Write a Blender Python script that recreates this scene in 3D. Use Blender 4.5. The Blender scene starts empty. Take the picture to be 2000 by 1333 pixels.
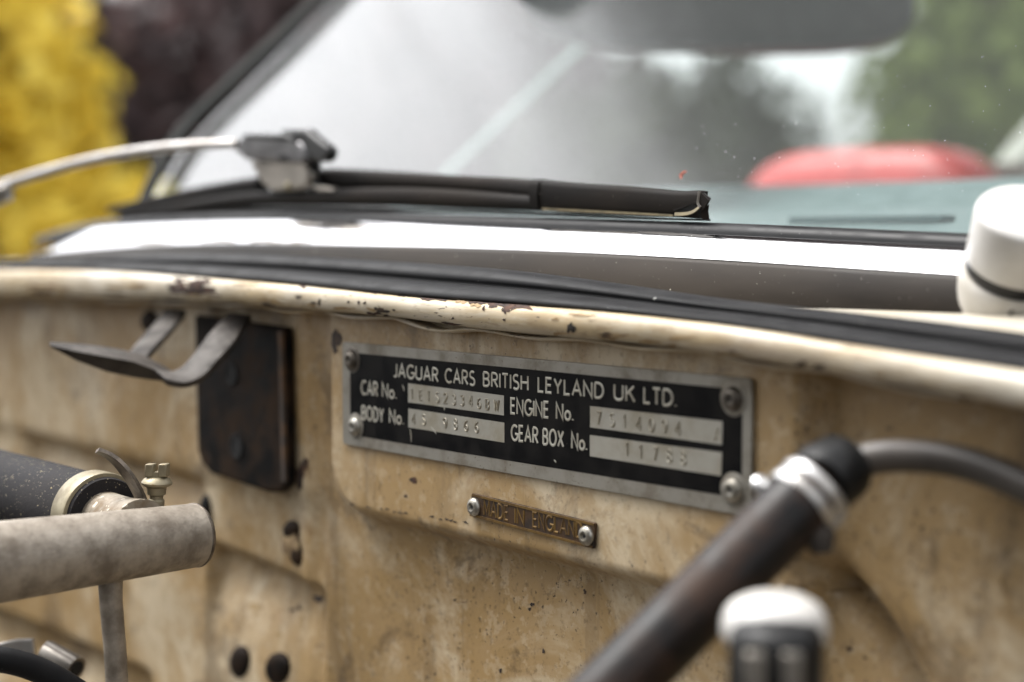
import bpy, math, random
import numpy as np
from mathutils import Vector, Matrix
from mathutils.bvhtree import BVHTree

random.seed(7); rng = np.random.default_rng(7)
sc = bpy.context.scene
COL = sc.collection

# ------------------------------------------------------------------ camera
# car coordinates: X across the car, Y rearward (bulkhead pad is the plane Y=0), Z up from the ground, metres
PITCH = math.radians(3.75); YAW = math.radians(50.1); FPX = 3050.0
C = Vector((0.29512, -0.24899, 1.0))
cam = bpy.data.cameras.new("camera"); cam_o = bpy.data.objects.new("camera", cam); COL.objects.link(cam_o)
cam_o.location = C; cam_o.rotation_euler = (math.pi/2 - PITCH, 0, YAW)
cam.sensor_width = 36.0; cam.lens = FPX/2000*36.0
cam.clip_start = 0.01; cam.clip_end = 600
cam.dof.use_dof = True; cam.dof.focus_distance = 0.388; cam.dof.aperture_fstop = 7.0; cam.dof.aperture_blades = 0
sc.camera = cam_o

# ------------------------------------------------------------------ daylight
w = bpy.data.worlds.new("World"); sc.world = w; w.use_nodes = True
nt = w.node_tree; bg = nt.nodes['Background']
sky = nt.nodes.new('ShaderNodeTexSky'); sky.sky_type = 'NISHITA'; sky.sun_disc = False
sky.air_density = 1.0; sky.dust_density = 5.0; sky.ozone_density = 1.0
hs = nt.nodes.new('ShaderNodeHueSaturation'); hs.inputs['Saturation'].default_value = 0.12
nt.links.new(sky.outputs[0], hs.inputs['Color']); nt.links.new(hs.outputs[0], bg.inputs[0])
bg.inputs[1].default_value = 0.15
SUN_DIR = Vector((-0.47, -0.19, 1.0)).normalized()         # towards the veiled sun: high on the far side of the engine bay
sky.sun_elevation = math.asin(SUN_DIR.z)
sky.sun_rotation = math.atan2(SUN_DIR.x, SUN_DIR.y)
sl = bpy.data.lights.new("sun", 'SUN'); sl.energy = 0.8; sl.angle = math.radians(25); sl.color = (1, .97, .93)
so = bpy.data.objects.new("sun", sl); COL.objects.link(so)
so.rotation_euler = SUN_DIR.to_track_quat('Z', 'Y').to_euler()
sc.view_settings.view_transform = 'Standard'; sc.view_settings.look = 'None'
sc.view_settings.exposure = 1.8; sc.view_settings.gamma = 1.0; sc.view_settings.use_curve_mapping = False
sc.cycles.max_bounces = 8; sc.cycles.transparent_max_bounces = 12

# ------------------------------------------------------------------ helpers
FW = Vector((-math.sin(YAW)*math.cos(PITCH), math.cos(YAW)*math.cos(PITCH), -math.sin(PITCH)))
RT = Vector((math.cos(YAW), math.sin(YAW), 0)); UP = RT.cross(FW)
def ray(x, y): return FW + RT*((x-1000)/FPX) - UP*((y-666.5)/FPX)
def atY(x, y, Y):
    r = ray(x, y); return C + r*((Y-C.y)/r.y)
def atX(x, y, X):
    r = ray(x, y); return C + r*((X-C.x)/r.x)
def D(x, y, d): return C + ray(x, y)*d
RAKE = math.tan(math.radians(35)); GY, GZ = 0.050, 1.0045
GN = Vector((0, -math.sin(math.radians(35)), math.cos(math.radians(35))))
def atG(x, y, off=0.0):
    o = Vector((0, GY, GZ)) + GN*off
    r = ray(x, y); return C + r*((o-C).dot(GN)/r.dot(GN))

def empty(name, label, cat, loc, group=None):
    o = bpy.data.objects.new(name, None); COL.objects.link(o); o.location = loc; o.empty_display_size = .02
    o['label'] = label; o['category'] = cat
    if group: o['group'] = group
    return o
def tag(o, label, cat, group=None, kind=None):
    o['label'] = label
    if cat: o['category'] = cat
    if group: o['group'] = group
    if kind: o['kind'] = kind
    return o
def origin(o):
    l = Vector((0, 0, 0))
    while o is not None:
        l += o.location; o = o.parent
    return l
def mesh(name, verts, faces, mat, parent=None, smooth=True, sharp=None, recalc=True):
    me = bpy.data.meshes.new(name)
    L = origin(parent) if parent else Vector((0, 0, 0))
    vs = [(v[0]-L.x, v[1]-L.y, v[2]-L.z) for v in verts]
    me.from_pydata(vs, [], faces); me.update()
    if recalc:
        import bmesh
        bm = bmesh.new(); bm.from_mesh(me); bmesh.ops.recalc_face_normals(bm, faces=bm.faces); bm.to_mesh(me); bm.free()
    if smooth:
        for p in me.polygons: p.use_smooth = True
        if sharp: me.set_sharp_from_angle(angle=math.radians(sharp))
    if mat: me.materials.append(mat)
    o = bpy.data.objects.new(name, me); COL.objects.link(o)
    if parent: o.parent = parent
    return o
class MB:
    def __init__(s): s.v = []; s.f = []
    def add(s, v, f):
        n = len(s.v); s.v += [tuple(p) for p in v]; s.f += [tuple(i+n for i in q) for q in f]; return s
    def build(s, name, mat, parent=None, smooth=True, sharp=35): return mesh(name, s.v, s.f, mat, parent, smooth, sharp)

def spline(pts, xs):
    """natural cubic through (x, a, b...) rows, linear beyond the ends"""
    p = np.array(pts, float); p = p[np.argsort(p[:, 0])]; x = p[:, 0]; xs = np.asarray(xs, float); n = len(x); h = np.diff(x)
    out = []
    for k in range(1, p.shape[1]):
        y = p[:, k]; A = np.eye(n); b = np.zeros(n)
        for i in range(1, n-1):
            A[i, i-1], A[i, i], A[i, i+1] = h[i-1], 2*(h[i-1]+h[i]), h[i]
            b[i] = 6*((y[i+1]-y[i])/h[i]-(y[i]-y[i-1])/h[i-1])
        m = np.linalg.solve(A, b)
        i = np.clip(np.searchsorted(x, xs)-1, 0, n-2); t0 = xs-x[i]; t1 = x[i+1]-xs
        v = (m[i]*t1**3+m[i+1]*t0**3)/(6*h[i])+(y[i]/h[i]-m[i]*h[i]/6)*t1+(y[i+1]/h[i]-m[i+1]*h[i]/6)*t0
        s0 = (y[1]-y[0])/h[0]-h[0]*(2*m[0]+m[1])/6; s1 = (y[-1]-y[-2])/h[-1]+h[-1]*(2*m[-1]+m[-2])/6
        v = np.where(xs < x[0], y[0]+s0*(xs-x[0]), v); v = np.where(xs > x[-1], y[-1]+s1*(xs-x[-1]), v)
        out.append(v)
    return out[0] if len(out) == 1 else np.array(out)
def smoothline(pts, n=40):
    p = [Vector(q) for q in pts]; s = [0.0]
    for a, b in zip(p, p[1:]): s.append(s[-1]+max((b-a).length, 1e-7))
    v = spline([(t, *q) for t, q in zip(s, p)], np.linspace(0, s[-1], n))
    return [Vector(c) for c in v.T]
def loft(name, rows, mat, parent, sharp=None, close=False):
    n = len(rows[0]); v = [p for r in rows for p in r]; f = []
    R = len(rows)
    for i in range(R if close else R-1):
        for j in range(n-1):
            a = i*n+j; b = ((i+1) % R)*n+j
            f.append((a, a+1, b+1, b))
    if close:
        f.append(tuple(i*n for i in range(R))); f.append(tuple(i*n+n-1 for i in reversed(range(R))))
    return mesh(name, v, f, mat, parent, True, sharp)
def tube_geo(pts, rad, seg=20, caps=True):
    pts = [Vector(p) for p in pts]; n = len(pts)
    if not hasattr(rad, '__len__'): rad = [rad]*n
    v = []; f = []; ref = None
    for i, p in enumerate(pts):
        t = (pts[min(i+1, n-1)]-pts[max(i-1, 0)]).normalized()
        if ref is None:
            ref = t.cross(Vector((0, 0, 1)));
            if ref.length < .1: ref = t.cross(Vector((1, 0, 0)))
            ref.normalize()
        else: ref = (ref-t*ref.dot(t)).normalized()
        b = t.cross(ref)
        for k in range(seg):
            a = 2*math.pi*k/seg; v.append(p+ref*(rad[i]*math.cos(a))+b*(rad[i]*math.sin(a)))
    for i in range(n-1):
        for k in range(seg):
            a = i*seg+k; b2 = i*seg+(k+1) % seg; f.append((a, b2, b2+seg, a+seg))
    if caps: f.append(tuple(reversed(range(seg)))); f.append(tuple((n-1)*seg+k for k in range(seg)))
    return v, f
def tube(name, pts, rad, mat, parent=None, seg=24, caps=True, sharp=40):
    v, f = tube_geo(pts, rad, seg, caps); return mesh(name, v, f, mat, parent, True, sharp)
def lathe_geo(base, axis, prof, seg=36):
    """prof: (radius, height along axis)"""
    ax = Vector(axis).normalized(); u = ax.cross(Vector((0, 0, 1)))
    if u.length < .05: u = ax.cross(Vector((1, 0, 0)))
    u.normalize(); b = ax.cross(u); base = Vector(base); v = []; f = []
    for r, h in prof:
        for k in range(seg):
            a = 2*math.pi*k/seg; v.append(base+ax*h+u*(r*math.cos(a))+b*(r*math.sin(a)))
    for i in range(len(prof)-1):
        for k in range(seg):
            a = i*seg+k; c = i*seg+(k+1) % seg; f.append((a, c, c+seg, a+seg))
    f.append(tuple(reversed(range(seg)))); f.append(tuple((len(prof)-1)*seg+k for k in range(seg)))
    return v, f
def lathe(name, base, axis, prof, mat, parent=None, seg=36, sharp=40):
    v, f = lathe_geo(base, axis, prof, seg); return mesh(name, v, f, mat, parent, True, sharp)
def prism_geo(poly, depth):
    """poly: list of 3D points (planar), extruded by vector depth"""
    n = len(poly); d = Vector(depth); v = [Vector(p) for p in poly]+[Vector(p)+d for p in poly]
    f = [tuple(range(n)), tuple(reversed(range(n, 2*n)))]+[(i, (i+1) % n, (i+1) % n+n, i+n) for i in range(n)]
    return v, f
def bevel(o, wd, seg=2, ang=40):
    m = o.modifiers.new('bevel', 'BEVEL'); m.width = wd; m.segments = seg; m.limit_method = 'ANGLE'; m.angle_limit = math.radians(ang)
    return o
def prism(name, poly, depth, mat, parent=None, bev=0):
    v, f = prism_geo(poly, depth); o = mesh(name, v, f, mat, parent, True, 30)
    if bev: bevel(o, bev)
    return o
def box_geo(c, ax, ay, az):
    c = Vector(c); v = []
    for i in (-1, 1):
        for j in (-1, 1):
            for k in (-1, 1): v.append(c+Vector(ax)*i+Vector(ay)*j+Vector(az)*k)
    f = [(0, 1, 3, 2), (4, 6, 7, 5), (0, 4, 5, 1), (2, 3, 7, 6), (0, 2, 6, 4), (1, 5, 7, 3)]
    return v, f
def box(name, c, ax, ay, az, mat, parent=None, bev=0):
    v, f = box_geo(c, ax, ay, az); o = mesh(name, v, f, mat, parent, True, 30)
    if bev: bevel(o, bev)
    return o
def strap_geo(path, wdir, width, thick):
    """a flat strip following path, wdir = width direction (vector or list)"""
    path = [Vector(p) for p in path]; n = len(path); v = []; f = []
    for i, p in enumerate(path):
        t = (path[min(i+1, n-1)]-path[max(i-1, 0)]).normalized()
        wd = Vector(wdir[i] if isinstance(wdir, list) else wdir); wd = (wd-t*wd.dot(t)).normalized(); nn = t.cross(wd)
        W = width[i] if hasattr(width, '__len__') else width
        for a, b in ((-1, -1), (1, -1), (1, 1), (-1, 1)): v.append(p+wd*(a*W/2)+nn*(b*thick/2))
    for i in range(n-1):
        for k in range(4):
            a = i*4+k; b = i*4+(k+1) % 4; f.append((a, b, b+4, a+4))
    f.append((3, 2, 1, 0)); f.append(tuple((n-1)*4+k for k in range(4)))
    return v, f

# ------------------------------------------------------------------ materials
class NT:
    def __init__(s, name):
        s.m = bpy.data.materials.new(name); s.m.use_nodes = True; s.t = s.m.node_tree; s.b = s.t.nodes['Principled BSDF']
        tc = s.t.nodes.new('ShaderNodeTexCoord'); s.co = tc.outputs['Object']
    def n(s, typ, **kw):
        x = s.t.nodes.new(typ)
        for k, v in kw.items(): setattr(x, k, v)
        return x
    def l(s, a, b): s.t.links.new(a, b)
    def mapped(s, scale):
        mp = s.n('ShaderNodeMapping'); mp.inputs['Scale'].default_value = scale; s.l(s.co, mp.inputs[0]); return mp.outputs[0]
    def noise(s, scale, detail=4, rough=.55, co=None, dist=0):
        x = s.n('ShaderNodeTexNoise'); x.inputs['Scale'].default_value = scale; x.inputs['Detail'].default_value = detail
        x.inputs['Roughness'].default_value = rough; x.inputs['Distortion'].default_value = dist
        s.l(co if co is not None else s.co, x.inputs['Vector']); return x.outputs['Fac']
    def ramp(s, fac, a, b, va=0., vb=1.):
        x = s.n('ShaderNodeMapRange'); x.interpolation_type = 'SMOOTHSTEP'
        for i, q in enumerate((a, b, va, vb)): x.inputs[1+i].default_value = q
        s.l(fac, x.inputs[0]); return x.outputs[0]
    def mix(s, fac, a, b):
        x = s.n('ShaderNodeMix', data_type='RGBA')
        if hasattr(fac, 'links'): s.l(fac, x.inputs[0])
        else: x.inputs[0].default_value = fac
        for q, i in ((a, 6), (b, 7)):
            if hasattr(q, 'links'): s.l(q, x.inputs[i])
            else: x.inputs[i].default_value = (*q, 1)
        return x.outputs[2]
    def math(s, op, a, b):
        x = s.n('ShaderNodeMath', operation=op)
        for i, q in enumerate((a, b)):
            if hasattr(q, 'links'): s.l(q, x.inputs[i])
            else: x.inputs[i].default_value = q
        return x.outputs[0]
    def bump(s, h, strength, dist=.001):
        x = s.n('ShaderNodeBump'); x.inputs['Strength'].default_value = strength; x.inputs['Distance'].default_value = dist
        s.l(h, x.inputs['Height']); s.l(x.outputs[0], s.b.inputs['Normal'])
    def base(s, c):
        if hasattr(c, 'links'): s.l(c, s.b.inputs['Base Color'])
        else: s.b.inputs['Base Color'].default_value = (*c, 1)
    def rough(s, r):
        if hasattr(r, 'links'): s.l(r, s.b.inputs['Roughness'])
        else: s.b.inputs['Roughness'].default_value = r
    def set(s, **kw):
        for k, v in kw.items(): s.b.inputs[k.replace('_', ' ')].default_value = v
        return s

def simple(name, c1, c2=None, scale=120, rough=.5, rough2=None, metal=0, lo=.35, hi=.7, dust=None, bump=None, detail=5, stretch=None, **kw):
    t = NT(name); t.b.inputs['Metallic'].default_value = metal
    co = t.mapped(stretch) if stretch else None
    col = c1
    if c2 is not None:
        f = t.ramp(t.noise(scale, detail, .6, co), lo, hi); col = t.mix(f, c1, c2)
        t.rough(t.ramp(f, 0, 1, rough, rough2 if rough2 is not None else rough))
    else: t.rough(rough)
    if dust:                                    # (scale, threshold, colour): fine pale or dark specks
        for ds, th, dc in ([dust] if not isinstance(dust, list) else dust):
            q = t.ramp(t.noise(ds, 1, .5), th, th+.04); col = t.mix(q, col, dc)
            if metal and dc: pass
    t.base(col)
    if bump: t.bump(t.noise(bump[0], 4, .6, co), bump[1], bump[2] if len(bump) > 2 else .0005)
    t.set(**kw); return t.m

def cream_paint(name, cream, ochre, brown, amt=.5, speck=1.0, rough=.45, stretch=None):
    t = NT(name)
    if stretch: t.co = t.mapped(stretch)
    big = t.noise(15, 6, .66, None, .8); grime = t.noise(31, 9, .74, None, .5); mid = t.noise(85, 8, .72, None, .4); fine = t.noise(420, 6, .72)
    streak = t.noise(26, 6, .62, t.mapped((1.5, 1.5, .3)), .4)
    col = t.mix(t.ramp(big, .60-amt*.30, .72-amt*.20), cream, ochre)
    col = t.mix(t.math('MULTIPLY', t.ramp(mid, .46, .60), .55*amt+.08), col, ochre)
    col = t.mix(t.math('MULTIPLY', t.ramp(t.noise(190, 7, .7), .53, .60), .30), col, cream)
    col = t.mix(t.math('MULTIPLY', t.ramp(grime, .53, .63), .62*amt), col, brown)
    col = t.mix(t.math('MULTIPLY', t.ramp(streak, .55, .72), .5*amt), col, brown)
    drip = t.noise(60, 4, .6, t.mapped((2.2, 2.2, .16)), .6)
    col = t.mix(t.math('MULTIPLY', t.ramp(drip, .60, .68), .28*amt), col, brown)
    col = t.mix(t.math('MULTIPLY', t.ramp(fine, .54, .66), .40), col, brown)
    sp = t.math('MULTIPLY', t.ramp(t.noise(700, 3, .6), .635, .685), t.ramp(t.noise(40, 5, .65), .42, .58))
    col = t.mix(t.math('MULTIPLY', sp, .85*speck), col, (.03, .017, .009))
    col = t.mix(t.math('MULTIPLY', t.ramp(t.noise(58, 7, .7, None, 1.), .60, .69), .38*amt), col, (.19, .09, .03))
    t.base(col); t.rough(t.ramp(mid, .3, .7, rough-.08, rough+.2))
    t.bump(t.math('ADD', t.math('MULTIPLY', fine, .4), t.noise(130, 4, .5)), .25, .0004)
    return t.m
CREAM = (.66, .545, .38); OCHRE = (.40, .26, .10); BROWN = (.17, .10, .045)
M = {}
M['bulkhead'] = cream_paint('bulkhead_paint', (.49, .405, .28), (.295, .195, .085), (.048, .029, .014), .78)
M['rail'] = cream_paint('rail_paint', (.54, .50, .42), (.37, .28, .155), (.17, .10, .05), .6, stretch=(.3, 1.3, 1.6))
M['scuttle'] = simple('scuttle_paint', (.46, .425, .355), (.38, .33, .25), 60, .35, .5)
M['white_paint'] = simple('white_paint', (.42, .40, .365), (.34, .315, .27), 90, .3, .45)
M['rust'] = simple('rust_chip', (.018, .011, .008), (.065, .026, .012), 400, .9, bump=(900, .5, .0004))
M['black_chip'] = simple('bare_black_chip', (.02, .016, .013), (.06, .035, .02), 500, .8)
M['rubber'] = simple('seal_rubber', (.0075, .0075, .0082), (.014, .014, .0145), 90, .5, .65, dust=[(2600, .80, (.5, .5, .48)), (700, .80, (.3, .3, .28))], bump=(1500, .15, .0002), Specular_IOR_Level=0.1)
M['rubber_soft'] = simple('hose_rubber', (.006, .0058, .006), (.034, .018, .011), 75, .40, .6, dust=(1500, .78, (.15, .13, .11)), bump=(600, .2, .0003), Specular_IOR_Level=0.18)
M['dusty_hose'] = simple('dusty_hose_rubber', (.010, .0095, .011), (.022, .020, .020), 70, .75, .85, dust=[(1900, .71, (.42, .36, .24)), (900, .76, (.34, .28, .16))], bump=(1300, .4, .0003), Specular_IOR_Level=0.15)
M['thin_hose'] = simple('thin_hose_rubber', (.03, .026, .0225), (.055, .045, .037), 50, .36, .5)
M['chrome'] = simple('chrome', (.70, .70, .715), (.52, .52, .535), 45, .10, .25, metal=1, lo=.55, hi=.8)
M['dark_band'] = simple('dark_reflection_band', (.015, .0128, .011), (.042, .035, .029), 22, .42, .6, dust=[(900, .79, (.5, .47, .42)), (2500, .78, (.5, .48, .44))], stretch=(.35, 1, 1.5), Specular_IOR_Level=0.12)
M['seal_black'] = simple('glass_seal_black', (.006, .006, .0065), (.014, .014, .015), 100, .4, .55, dust=(2400, .78, (.45, .45, .45)), Specular_IOR_Level=0.15)
M['blade'] = simple('blade_black', (.005, .0043, .0038), (.015, .012, .0095), 55, .58, .7, stretch=(.3, 1, 1), dust=(1800, .78, (.3, .27, .23)), bump=(700, .1, .0003), Specular_IOR_Level=0.07)
M['blade_rubber'] = simple('blade_rubber', (.012, .012, .012), (.03, .028, .026), 120, .4, Specular_IOR_Level=0.15)
M['brassy'] = simple('yellowed_spine', (.16, .13, .075), (.09, .075, .045), 300, .35, metal=.6)
M['arm'] = simple('wiper_arm_metal', (.40, .385, .37), (.30, .28, .26), 80, .3, .45, metal=.8)
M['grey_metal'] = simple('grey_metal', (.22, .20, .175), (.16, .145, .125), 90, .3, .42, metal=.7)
M['black_plastic'] = simple('black_plastic', (.006, .006, .006), (.014, .014, .014), 200, .38, Specular_IOR_Level=0.2)
M['aluminium'] = simple('dull_aluminium', (.27, .255, .22), (.15, .13, .10), 90, .42, .6, metal=.55, lo=.4, hi=.68, dust=[(1400, .72, (.12, .095, .06))], bump=(900, .12, .0002))
M['strip_alu'] = simple('bare_strip_aluminium', (.36, .345, .30), (.25, .225, .17), 70, .4, .55, metal=.5, lo=.38, hi=.7, bump=(260, .25, .0004))
M['plate_black'] = simple('plate_black', (.003, .003, .0034), (.008, .0072, .0065), 120, .38, .55, dust=[(1700, .78, (.25, .23, .2))], Specular_IOR_Level=0.08)
M['letter'] = simple('plate_letter', (.40, .385, .33), (.28, .255, .2), 200, .45, metal=.35)
M['stamp'] = simple('stamped_digit', (.50, .47, .39), (.34, .30, .23), 260, .33, metal=.7)
M['stamp_shadow'] = simple('stamped_shade', (.10, .085, .06), (.17, .145, .10), 300, .5, metal=.3)
M['rivet'] = simple('rivet_aluminium', (.38, .365, .33), (.22, .20, .16), 320, .33, .5, metal=.85)
M['rivet_dark'] = simple('dark_rivet', (.16, .14, .115), (.07, .06, .05), 300, .45, metal=.7)  # darker metal for the upper rivets
M['hole'] = simple('hole_black', (.006, .006, .006), None, rough=.9)
M['brass_dark'] = simple('tarnished_brass', (.06, .031, .012), (.022, .013, .008), 210, .5, .7, metal=.4, lo=.4, hi=.62)
M['brass'] = simple('worn_brass', (.20, .12, .036), (.08, .045, .016), 260, .42, .6, metal=.6)
M['steel_brown'] = simple('bracket_steel', (.050, .042, .035), (.018, .0145, .012), 120, .6, .75, Specular_IOR_Level=.25, dust=[(700, .70, (.05, .03, .02))], bump=(420, .35, .0005))
M['pipe'] = simple('mottled_alloy_pipe', (.31, .272, .222), (.135, .11, .083), 150, .40, .6, metal=.3, lo=.28, hi=.72, detail=9, bump=(420, .4, .0006))
M['pipe_stub'] = simple('rusty_pipe_stub', (.23, .20, .155), (.13, .09, .05), 160, .5, .7, metal=.2, dust=[(500, .66, (.45, .4, .32))], bump=(420, .5, .0008))
M['clamp_gold'] = simple('passivated_clamp', (.25, .215, .14), (.15, .125, .08), 160, .4, .6, metal=.5, dust=[(700, .70, (.20, .15, .08))], bump=(500, .2, .0004))
M['clamp_bright'] = simple('bright_clamp', (.55, .55, .55), (.38, .36, .33), 140, .3, .45, metal=.85)
M['clamp_tail'] = simple('dull_clamp_tail', (.17, .14, .11), (.06, .05, .04), 300, .45, metal=.6, bump=(700, .4, .0004))
M['black_box'] = simple('black_cover', (.003, .003, .003), (.030, .017, .009), 75, .55, .75, bump=(200, .3, .001), Specular_IOR_Level=0.1)
M['black_box_edge'] = simple('rusted_cover_edge', (.03, .022, .016), (.10, .05, .02), 160, .7)
M['tan'] = simple('tan_residue', (.30, .21, .10), (.16, .10, .05), 200, .8)
M['white_plastic'] = simple('white_plastic', (.46, .45, .43), (.38, .36, .33), 60, .3, .45)
M['red_leather'] = simple('red_leather', (.46, .022, .018), (.34, .015, .013), 60, .35, .5, bump=(300, .15, .001))
M['dash'] = simple('dash_vinyl', (.19, .235, .24), (.15, .19, .195), 60, .45, .6, Specular_IOR_Level=0.2)
M['dash_dark'] = simple('dash_vinyl_dark', (.10, .15, .158), None, rough=.6)
M['cabin'] = simple('cabin_trim', (.05, .05, .052), (.03, .03, .03), 40, .7)
M['pillar'] = simple('pillar_dark', (.007, .008, .007), (.012, .012, .010), 40, .8, Specular_IOR_Level=.1)
M['mirror_shell'] = simple('mirror_shell', (.035, .035, .038), (.05, .05, .052), 60, .45, Specular_IOR_Level=0.2)
M['teal_bar'] = simple('pale_bar', (.20, .30, .27), (.16, .24, .22), 80, .5)
M['bonnet_pad'] = simple('bonnet_lining', (.035, .034, .032), (.05, .045, .04), 30, .85)
M['bark'] = simple('bark', (.09, .06, .04), (.05, .035, .025), 8, .9)
M['ground'] = simple('ground_gravel', (.16, .14, .115), (.10, .085, .065), 3, .9, bump=(40, .4, .02))
M['dust'] = simple('dust_speck', (.75, .74, .72), None, rough=.8)
M['red_fleck'] = simple('red_fleck', (.55, .13, .07), (.35, .08, .04), 900, .6)
M['yellow_plastic'] = simple('yellow_plastic', (.75, .48, .03), None, rough=.4)
def leaf_mat(name, a, b, s=3.0):
    t = NT(name); oi = t.n('ShaderNodeNewGeometry')
    col = t.mix(oi.outputs['Random Per Island'], a, b); t.base(col); t.rough(.5)
    t.b.inputs['Specular IOR Level'].default_value = .3
    tr = t.n('ShaderNodeBsdfTranslucent'); t.l(col, tr.inputs[0]); mx = t.n('ShaderNodeMixShader'); mx.inputs[0].default_value = .3
    t.l(t.b.outputs[0], mx.inputs[1]); t.l(tr.outputs[0], mx.inputs[2]); t.l(mx.outputs[0], t.t.nodes['Material Output'].inputs[0])
    return t.m
M['leaf_yellow'] = leaf_mat('yellow_leaf', (.62, .44, .03), (.95, .80, .16))
M['leaf_copper'] = leaf_mat('copper_leaf', (.022, .015, .016), (.11, .075, .075))
M['leaf_green'] = leaf_mat('green_leaf', (.15, .20, .045), (.32, .39, .11))
M['leaf_dark'] = leaf_mat('dark_green_leaf', (.025, .035, .016), (.055, .07, .03))
def glass_mat():
    m = bpy.data.materials.new('windscreen_glass'); m.use_nodes = True; t = m.node_tree
    for n in list(t.nodes):
        if n.type != 'OUTPUT_MATERIAL': t.nodes.remove(n)
    out = t.nodes['Material Output']
    tr = t.nodes.new('ShaderNodeBsdfTransparent'); tr.inputs[0].default_value = (.84, .91, .895, 1)
    gl = t.nodes.new('ShaderNodeBsdfGlossy'); gl.inputs['Roughness'].default_value = .13; gl.inputs[0].default_value = (1, 1, 1, 1)
    fr = t.nodes.new('ShaderNodeFresnel'); fr.inputs[0].default_value = 1.5
    mx = t.nodes.new('ShaderNodeMixShader'); t.links.new(fr.outputs[0], mx.inputs[0]); t.links.new(tr.outputs[0], mx.inputs[1]); t.links.new(gl.outputs[0], mx.inputs[2])
    df = t.nodes.new('ShaderNodeBsdfDiffuse'); df.inputs[0].default_value = (.62, .66, .64, 1)     # film of dust on the glass
    m2 = t.nodes.new('ShaderNodeMixShader'); m2.inputs[0].default_value = .035
    t.links.new(mx.outputs[0], m2.inputs[1]); t.links.new(df.outputs[0], m2.inputs[2]); t.links.new(m2.outputs[0], out.inputs[0])
    return m
M['glass'] = glass_mat()

# ------------------------------------------------------------------ setting
gnd = mesh('ground', [(-300, -300, 0), (300, -300, 0), (300, 300, 0), (-300, 300, 0)], [(0, 1, 2, 3)], M['ground'], None, False)
gnd['kind'] = 'structure'; gnd['label'] = 'pale gravel ground under and around the car'

# ------------------------------------------------------------------ the car body
car = empty('car', 'cream vintage car with worn paint, seen at its bulkhead and windscreen', 'car', (0, 0, 0))
def track(pts, Y): return [(p.x, p.z) for p in (atY(x, y, Y) for x, y in pts)]
XS = np.concatenate([np.linspace(-.46, -.30, 24)[:-1], np.linspace(-.30, .20, 240)[:-1], np.linspace(.20, .75, 30)])
def ztrack(pts, Y, right=None):
    t = track(pts, Y); t.sort()
    if right is not None: t.append((.75, right))
    return lambda X: spline(t, X)
railtop = ztrack([(-60, 526), (0, 525), (200, 527), (400, 540), (600, 557), (800, 577), (1000, 592), (1300, 618), (1500, 643), (1650, 667), (2000, 721)], -.007, .935)
railbot = ztrack([(-60, 579), (0, 580), (200, 583), (400, 589), (600, 606), (796, 624), (950, 645), (1300, 679), (1492, 708), (1825, 766), (2000, 801)], -.009, .928)
sealtop = ztrack([(-60, 514), (0, 510), (200, 500), (400, 496), (600, 501), (800, 513), (1000, 528), (1200, 553), (1400, 582), (1600, 604), (1800, 625), (2000, 650)], .011, .945)
chrbot = ztrack([(130, 492), (300, 481), (500, 478), (700, 482), (900, 487), (1340, 508), (1700, 530), (1890, 541)], .036, .965)
chrtop = ztrack([(60, 478), (110, 462), (180, 447), (300, 437), (400, 432), (600, 428), (900, 437), (1373, 455), (1890, 480)], .046, .972)
panbot = ztrack([(700, 560), (1340, 592), (1650, 604), (1880, 613)], .034, .955)

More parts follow.
